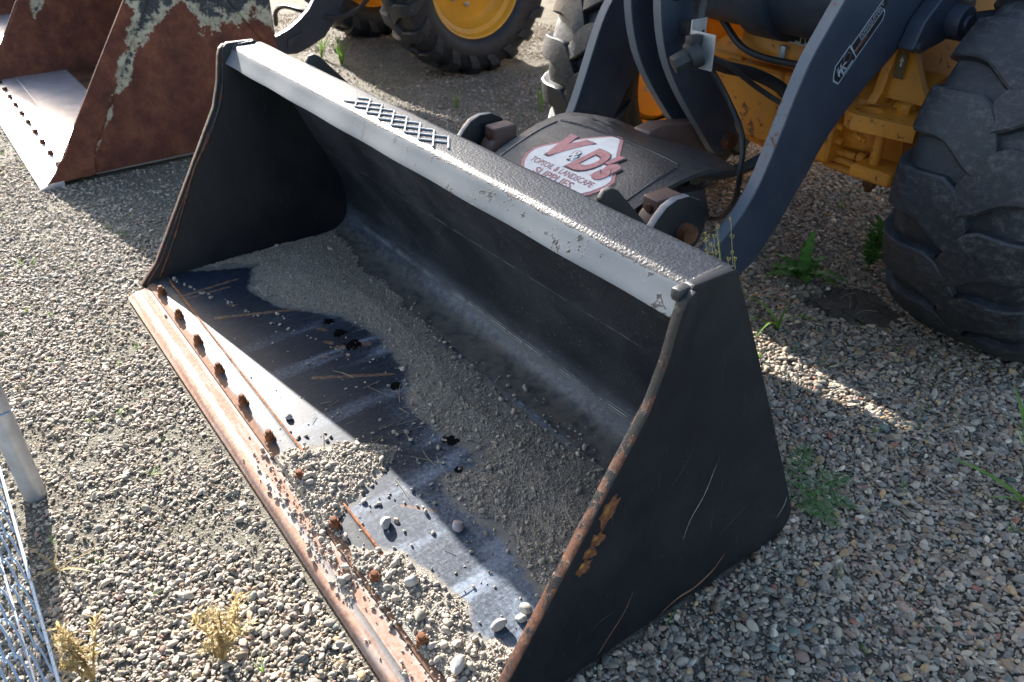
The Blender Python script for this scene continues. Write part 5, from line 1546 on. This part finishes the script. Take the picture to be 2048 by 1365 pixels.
def link_wire(ph):
    bm = bmesh.new()
    pts = []
    for k in range(nrow + 1):
        for f in (-0.20, 0.20):
            t = k + f
            if k == 0 and f < 0 or k == nrow and f > 0: continue
            s = 1 if k % 2 == 0 else -1
            pts.append((s * pitch / 2 * 1.03, 0.0045 * (1 if f > 0 else -1) * s, 0.022 + rowh * t))
    if ph: pts = [(-x, -y, z) for x, y, z in pts]
    pts = [(x, y - bulge(z), z) for x, y, z in pts]
    tube(bm, smooth_path(pts, 3), 0.0026, 6)
    return bm
w0 = finish(link_wire(0), 'link_wire', M_WIRE, fence, 80)
w1 = finish(link_wire(1), 'link_wire', M_WIRE, fence, 80)
for k in range(-32, 60):
    src = w1 if k % 2 else w0
    o = src if k in (-32, -31) else share(src, fence)
    o.location = (1.5 + k * pitch, FYY, 0.0)
bm = bmesh.new(); tube(bm, [(-0.2, FYY + .002, 0.020), (1.0, FYY + .003, 0.022), (2.0, FYY, 0.019), (4.6, FYY, 0.022)], 0.0042, 8); finish(bm, 'tension_wire', M_WIRE, fence)
bm = bmesh.new(); tube(bm, [(-0.2, FYY - .066, 0.30), (1.2, FYY - .034, 0.17), (1.8, FYY - .026, 0.13), (2.8, FYY - .03, 0.15), (4.6, FYY - .05, 0.24)], 0.0026, 8); finish(bm, 'tension_wire', M_GALV, fence)
bm = bmesh.new(); cyl(bm, (-0.2, FYY, 1.14), (4.6, FYY, 1.14), 0.021, n=20); finish(bm, 'top_rail', M_GALV, fence)

# ------------------------------------------------------------------ plants
def blade(bm, base, az, length, width, lean, curl, n=7, twist=0.3, fold=0.25):
    base = Vector(base)
    d = Vector((math.cos(az), math.sin(az), 0)); s = Vector((-math.sin(az), math.cos(az), 0))
    p = base.copy(); ang = math.pi / 2 - lean
    prev = None
    for i in range(n + 1):
        t = i / n
        w = width * (1 - t) ** 0.7 * (0.6 + 0.4 * min(1, t * 5)) + 0.0003
        up = Vector((0, 0, 1)) * math.cos(ang) - d * math.sin(ang)
        a, m_, b = bm.verts.new(p + s * w / 2 + up * w * fold), bm.verts.new(p), bm.verts.new(p - s * w / 2 + up * w * fold)
        if prev:
            bm.faces.new((prev[0], prev[1], m_, a)); bm.faces.new((prev[1], prev[2], b, m_))
        prev = (a, m_, b)
        p = p + (d * math.cos(ang) + Vector((0, 0, 1)) * math.sin(ang)) * length / n
        if p.z < 0.006: p.z = 0.006
        ang -= curl / n

def lobed_leaf(bm, base, az, length, width, lean, curl, lobes=6, spike=0.5):
    """thistle-like leaf: midrib with toothed lobes on both sides"""
    base = Vector(base)
    d = Vector((math.cos(az), math.sin(az), 0)); s = Vector((-math.sin(az), math.cos(az), 0))
    p = base.copy(); ang = math.pi / 2 - lean
    n = lobes * 4
    prev = None
    for i in range(n + 1):
        t = i / n
        env = math.sin(math.pi * min(1, 0.12 + t * 0.88)) ** 0.7
        saw = (i % 4) / 3.0
        w = width * env * (1 - spike + spike * (1 - abs(saw - 0.45) * 1.5))
        up = Vector((0, 0, 1)) * math.cos(ang) - d * math.sin(ang)
        j = random.uniform(-0.1, 0.25)
        a = bm.verts.new(p + s * w / 2 + d * 0.3 * w * saw + up * w * j); m_ = bm.verts.new(p); b = bm.verts.new(p - s * w / 2 + d * 0.3 * w * saw + up * w * random.uniform(-0.1, 0.25))
        if prev:
            bm.faces.new((prev[0], prev[1], m_, a)); bm.faces.new((prev[1], prev[2], b, m_))
        prev = (a, m_, b)
        p = p + (d * math.cos(ang) + Vector((0, 0, 1)) * math.sin(ang)) * length / n
        p.z = max(p.z, 0.012)
        ang -= curl / n

def plant(name, label, cat, loc, group=None):
    return thing(name, label, cat, loc, 0, group)
def leaf_part(root, fn, name, m):
    bm = bmesh.new(); fn(bm); return finish(bm, name, m, root, 80)

t = plant('thistle', 'bright green jagged leaved thistle rosette beside the dried mud under the boom', 'weed', (1.53, 2.29, 0.0))
for k in range(11):
    az = 2 * math.pi * k / 11 + random.uniform(-.25, .25)
    leaf_part(t, lambda bm: lobed_leaf(bm, (0, 0, 0.01), az, random.uniform(.13, .22), random.uniform(.045, .065), random.uniform(.5, 1.0), random.uniform(.8, 1.5)), 'leaf', M_LEAF)
leaf_part(t, lambda bm: lobed_leaf(bm, (0, 0, 0.01), 1.9, .20, .055, .15, .5), 'leaf', M_LEAF)

t = plant('nettle', 'small leafy green weed growing against the worn right tyre', 'weed', (1.66, 2.56, 0.0))
for k in range(5):
    az = random.uniform(0, 6.28); ln = random.uniform(.03, .08); h = random.uniform(.12, .26)
    top = (ln * math.cos(az), ln * math.sin(az), h)
    leaf_part(t, lambda bm: tube(bm, [(0, 0, 0), (top[0] * .4, top[1] * .4, h * .6), top], 0.0025, 5), 'stem', M_LEAF)
    def lf(bm):
        for j in range(7):
            f = 0.25 + j / 9
            for q in (0, math.pi):
                lobed_leaf(bm, (top[0] * f, top[1] * f, h * min(1, f * 1.05)), az + 1.2 * j + q, .06, .026, 1.0, .5, 3, 0.35)
    leaf_part(t, lf, 'foliage', M_LEAF)

t = plant('grass_tuft', 'seeding grass tuft rising behind the right end of the bucket beam', 'grass', (1.62, 1.30, 0.0))
# stands behind the beam corner, seed heads above it
t.location = (2.26, 0.99, 0.0)
def heads(bm):
    for k in range(15):
        az = random.uniform(0, 6.28); r = random.uniform(.0, .05)
        x0, y0 = r * math.cos(az), r * math.sin(az)
        h = random.uniform(.66, .80)
        x1, y1 = x0 - 0.16 + random.uniform(-.05, .05), y0 + 0.02 + random.uniform(-.05, .05)
        P = smooth_path([(x0, y0, 0), (x0 * .6 + x1 * .4, y0 * .6 + y1 * .4, h * .6), (x1, y1, h)], 8)
        tube(bm, P, 0.0012, 4)
        for p in P[-10:]:
            for q in range(3):
                a = random.uniform(0, 6.28); u = p + Vector((math.cos(a) * .0035, math.sin(a) * .0035, random.uniform(0, .006)))
                tube(bm, [p, u, u + Vector((0, 0, .005))], 0.0024, 4)
leaf_part(t, heads, 'seed_heads', M_SEED)
leaf_part(t, lambda bm: [blade(bm, (0.02, 0.01, 0), 2.9 + .3 * k, .80 - .2 * k, .011, .22, .12, 9) for k in range(2)], 'blades', M_GRASS)

def tuft(label, loc, blades, group=None, m=M_GRASS, name='grass_tuft', cat='grass'):
    t = plant(name, label, cat, loc, group)
    leaf_part(t, lambda bm: [blade(bm, (random.uniform(-.01, .01), random.uniform(-.01, .01), 0), *b) for b in blades], 'blades', m)
    return t
tuft('broad green grass blades arching beside the black bucket right plate under the thistle', (1.72, 1.90, 0), [(3.4, .22, .020, .5, 1.6), (0.3, .20, .018, .5, 1.5), (5.0, .26, .016, .7, 1.4), (1.5, .14, .014, .2, .4), (4.2, .20, .012, .9, .8)])
tuft('tall grass clump cut off by the right edge of the photo', (2.74, 1.70, 0), [(2.6, .36, .036, .5, .5), (2.2, .34, .030, .6, .8), (3.6, .26, .030, .9, .6), (4.4, .20, .014, .9, .5), (1.2, .34, .02, .3, .8), (2.9, .26, .015, .25, .8)])
tuft('larger sunlit grass tuft behind the far left end of the bucket beam', (-3.20, 2.34, 0), [(random.uniform(0, 6.28), random.uniform(.18, .30), .012, random.uniform(.1, .5), random.uniform(.2, .7)) for k in range(16)])
tuft('smaller sunlit grass tuft nearest the bucket beam, before the yellow rimmed wheel', (-2.90, 2.37, 0), [(random.uniform(0, 6.28), random.uniform(.16, .26), .012, random.uniform(.1, .6), random.uniform(.2, .7)) for k in range(13)])
tuft('slanting single grass blade left of the lugged middle tyre', (-0.95, 2.85, 0), [(2.4, .40, .030, .8, .5), (2.7, .24, .018, .6, .6)])
tuft('low grass sprig on shaded ground beyond the grip mesh of the bucket beam', (-1.35, 2.45, 0), [(random.uniform(0, 6.28), random.uniform(.08, .15), .008, random.uniform(.2, .8), .4) for k in range(8)])

t = plant('fern_weed', 'feathery green weed spreading from under the right bucket plate', 'weed', (2.335, 1.185, 0.0))
for az, L in ((0.75, .17), (1.35, .21), (2.05, .25), (0.1, .14)):
    def frond(bm):
        P = smooth_path([(0, 0, .012), (math.cos(az) * L * .5, math.sin(az) * L * .5, .035), (math.cos(az) * L, math.sin(az) * L, .02)], 10)
        tube(bm, P, 0.0012, 4)
        for i in range(4, len(P), 2):
            f = i / len(P)
            sz = 0.042 * math.sin(math.pi * min(1, 0.15 + f * 0.8)) + 0.004
            for q in (1, -1):
                a2 = az + q * 0.95
                d = Vector((math.cos(a2), math.sin(a2), 0.15))
                tube(bm, [P[i], P[i] + d * sz], 0.0006, 3)
                for j in range(1, 6):
                    c_ = P[i] + d * sz * j / 5
                    for q2 in (1, -1):
                        a3 = a2 + q2 * 0.9
                        e = Vector((math.cos(a3), math.sin(a3), random.uniform(-.2, .5))) * sz * 0.30 * (1.1 - j / 6)
                        g = Vector((-e.y, e.x, 0)) * 0.28
                        bm.faces.new([bm.verts.new(p_) for p_ in (c_, c_ + e * .6 + g, c_ + e, c_ + e * .6 - g)])
    leaf_part(t, frond, 'frond', M_LEAF2)

def dead_weed(label, loc, h, nst, spread):
    t = plant('dead_weed', label, 'weed', loc)
    for k in range(nst):
        az = random.uniform(0, 6.28); hh = h * random.uniform(.6, 1.0); sp = spread * random.uniform(.3, 1)
        P = smooth_path([(0, 0, 0), (sp * .4 * math.cos(az), sp * .4 * math.sin(az), hh * .6), (sp * math.cos(az + .3), sp * math.sin(az + .3), hh)], 8)
        def st(bm):
            tube(bm, P, lambda q: 0.0035 * (1.1 - q), 5)
            for p in P[5:]:
                for q in range(4):
                    lobed_leaf(bm, p, random.uniform(0, 6.28), random.uniform(.014, .036), random.uniform(.003, .008), random.uniform(.2, 1.4), random.uniform(-1, 2), 2, .5)
        leaf_part(t, st, 'stem', M_DRY)
    return t
dead_weed('dry yellow weed clump on the gravel in front of the cutting edge', (1.90, -0.25, 0), .14, 9, .10)
dead_weed('dry yellow brown weed at the bottom edge beside the chain link fence', (1.78, -0.50, 0), .16, 7, .07)
tuft('withered orange grass sprig by the shadow of the fence post', (1.385, -0.50, 0), [(0.6, .13, .010, 1.0, .6), (1.4, .12, .009, 1.2, .4), (3.6, .10, .008, .9, .8), (5.2, .12, .009, 1.1, .5), (2.4, .09, .007, .7, .6)], None, M_DRY)

# sparse green sprigs and dry stalks between the stones
def litter(name, label, n_, m, fn, area):
    bm = bmesh.new()
    c = 0
    while c < n_:
        x, y = random.uniform(*area[0]), random.uniform(*area[1])
        if poly_sd(np.array([x]), np.array([y]), BUCKET_FOOT)[0] > -0.02 or poly_sd(np.array([x]), np.array([y]), RUST_FOOT)[0] > -.02: continue
        fn(bm, x, y); c += 1
    return tag(finish(bm, name, m, None, 80), label, None, None, 'stuff')
def sprig(bm, x, y):
    for k in range(random.randint(2, 5)):
        blade(bm, (x, y, 0), random.uniform(0, 6.28), random.uniform(.015, .06), random.uniform(.002, .005), random.uniform(.2, 1.2), random.uniform(0, 1), 4)
litter('grass_sprigs', 'tiny green sprigs growing between the gravel stones', 420, M_GRASS, sprig, ((-3.5, 3.2), (-1.0, 3.6)))
def stalk(bm, x, y):
    L = random.uniform(.04, .14); a = random.uniform(0, 3.14)
    P = smooth_path([(x - L / 2 * math.cos(a), y - L / 2 * math.sin(a), .010), (x + random.uniform(-.01, .01), y, .018), (x + L / 2 * math.cos(a), y + L / 2 * math.sin(a), .010)], 5)
    tube(bm, P, 0.0011, 4)
litter('dry_stalks', 'thin dry stalks lying on the gravel', 260, M_STRAW, stalk, ((-2.0, 3.0), (-1.0, 3.0)))
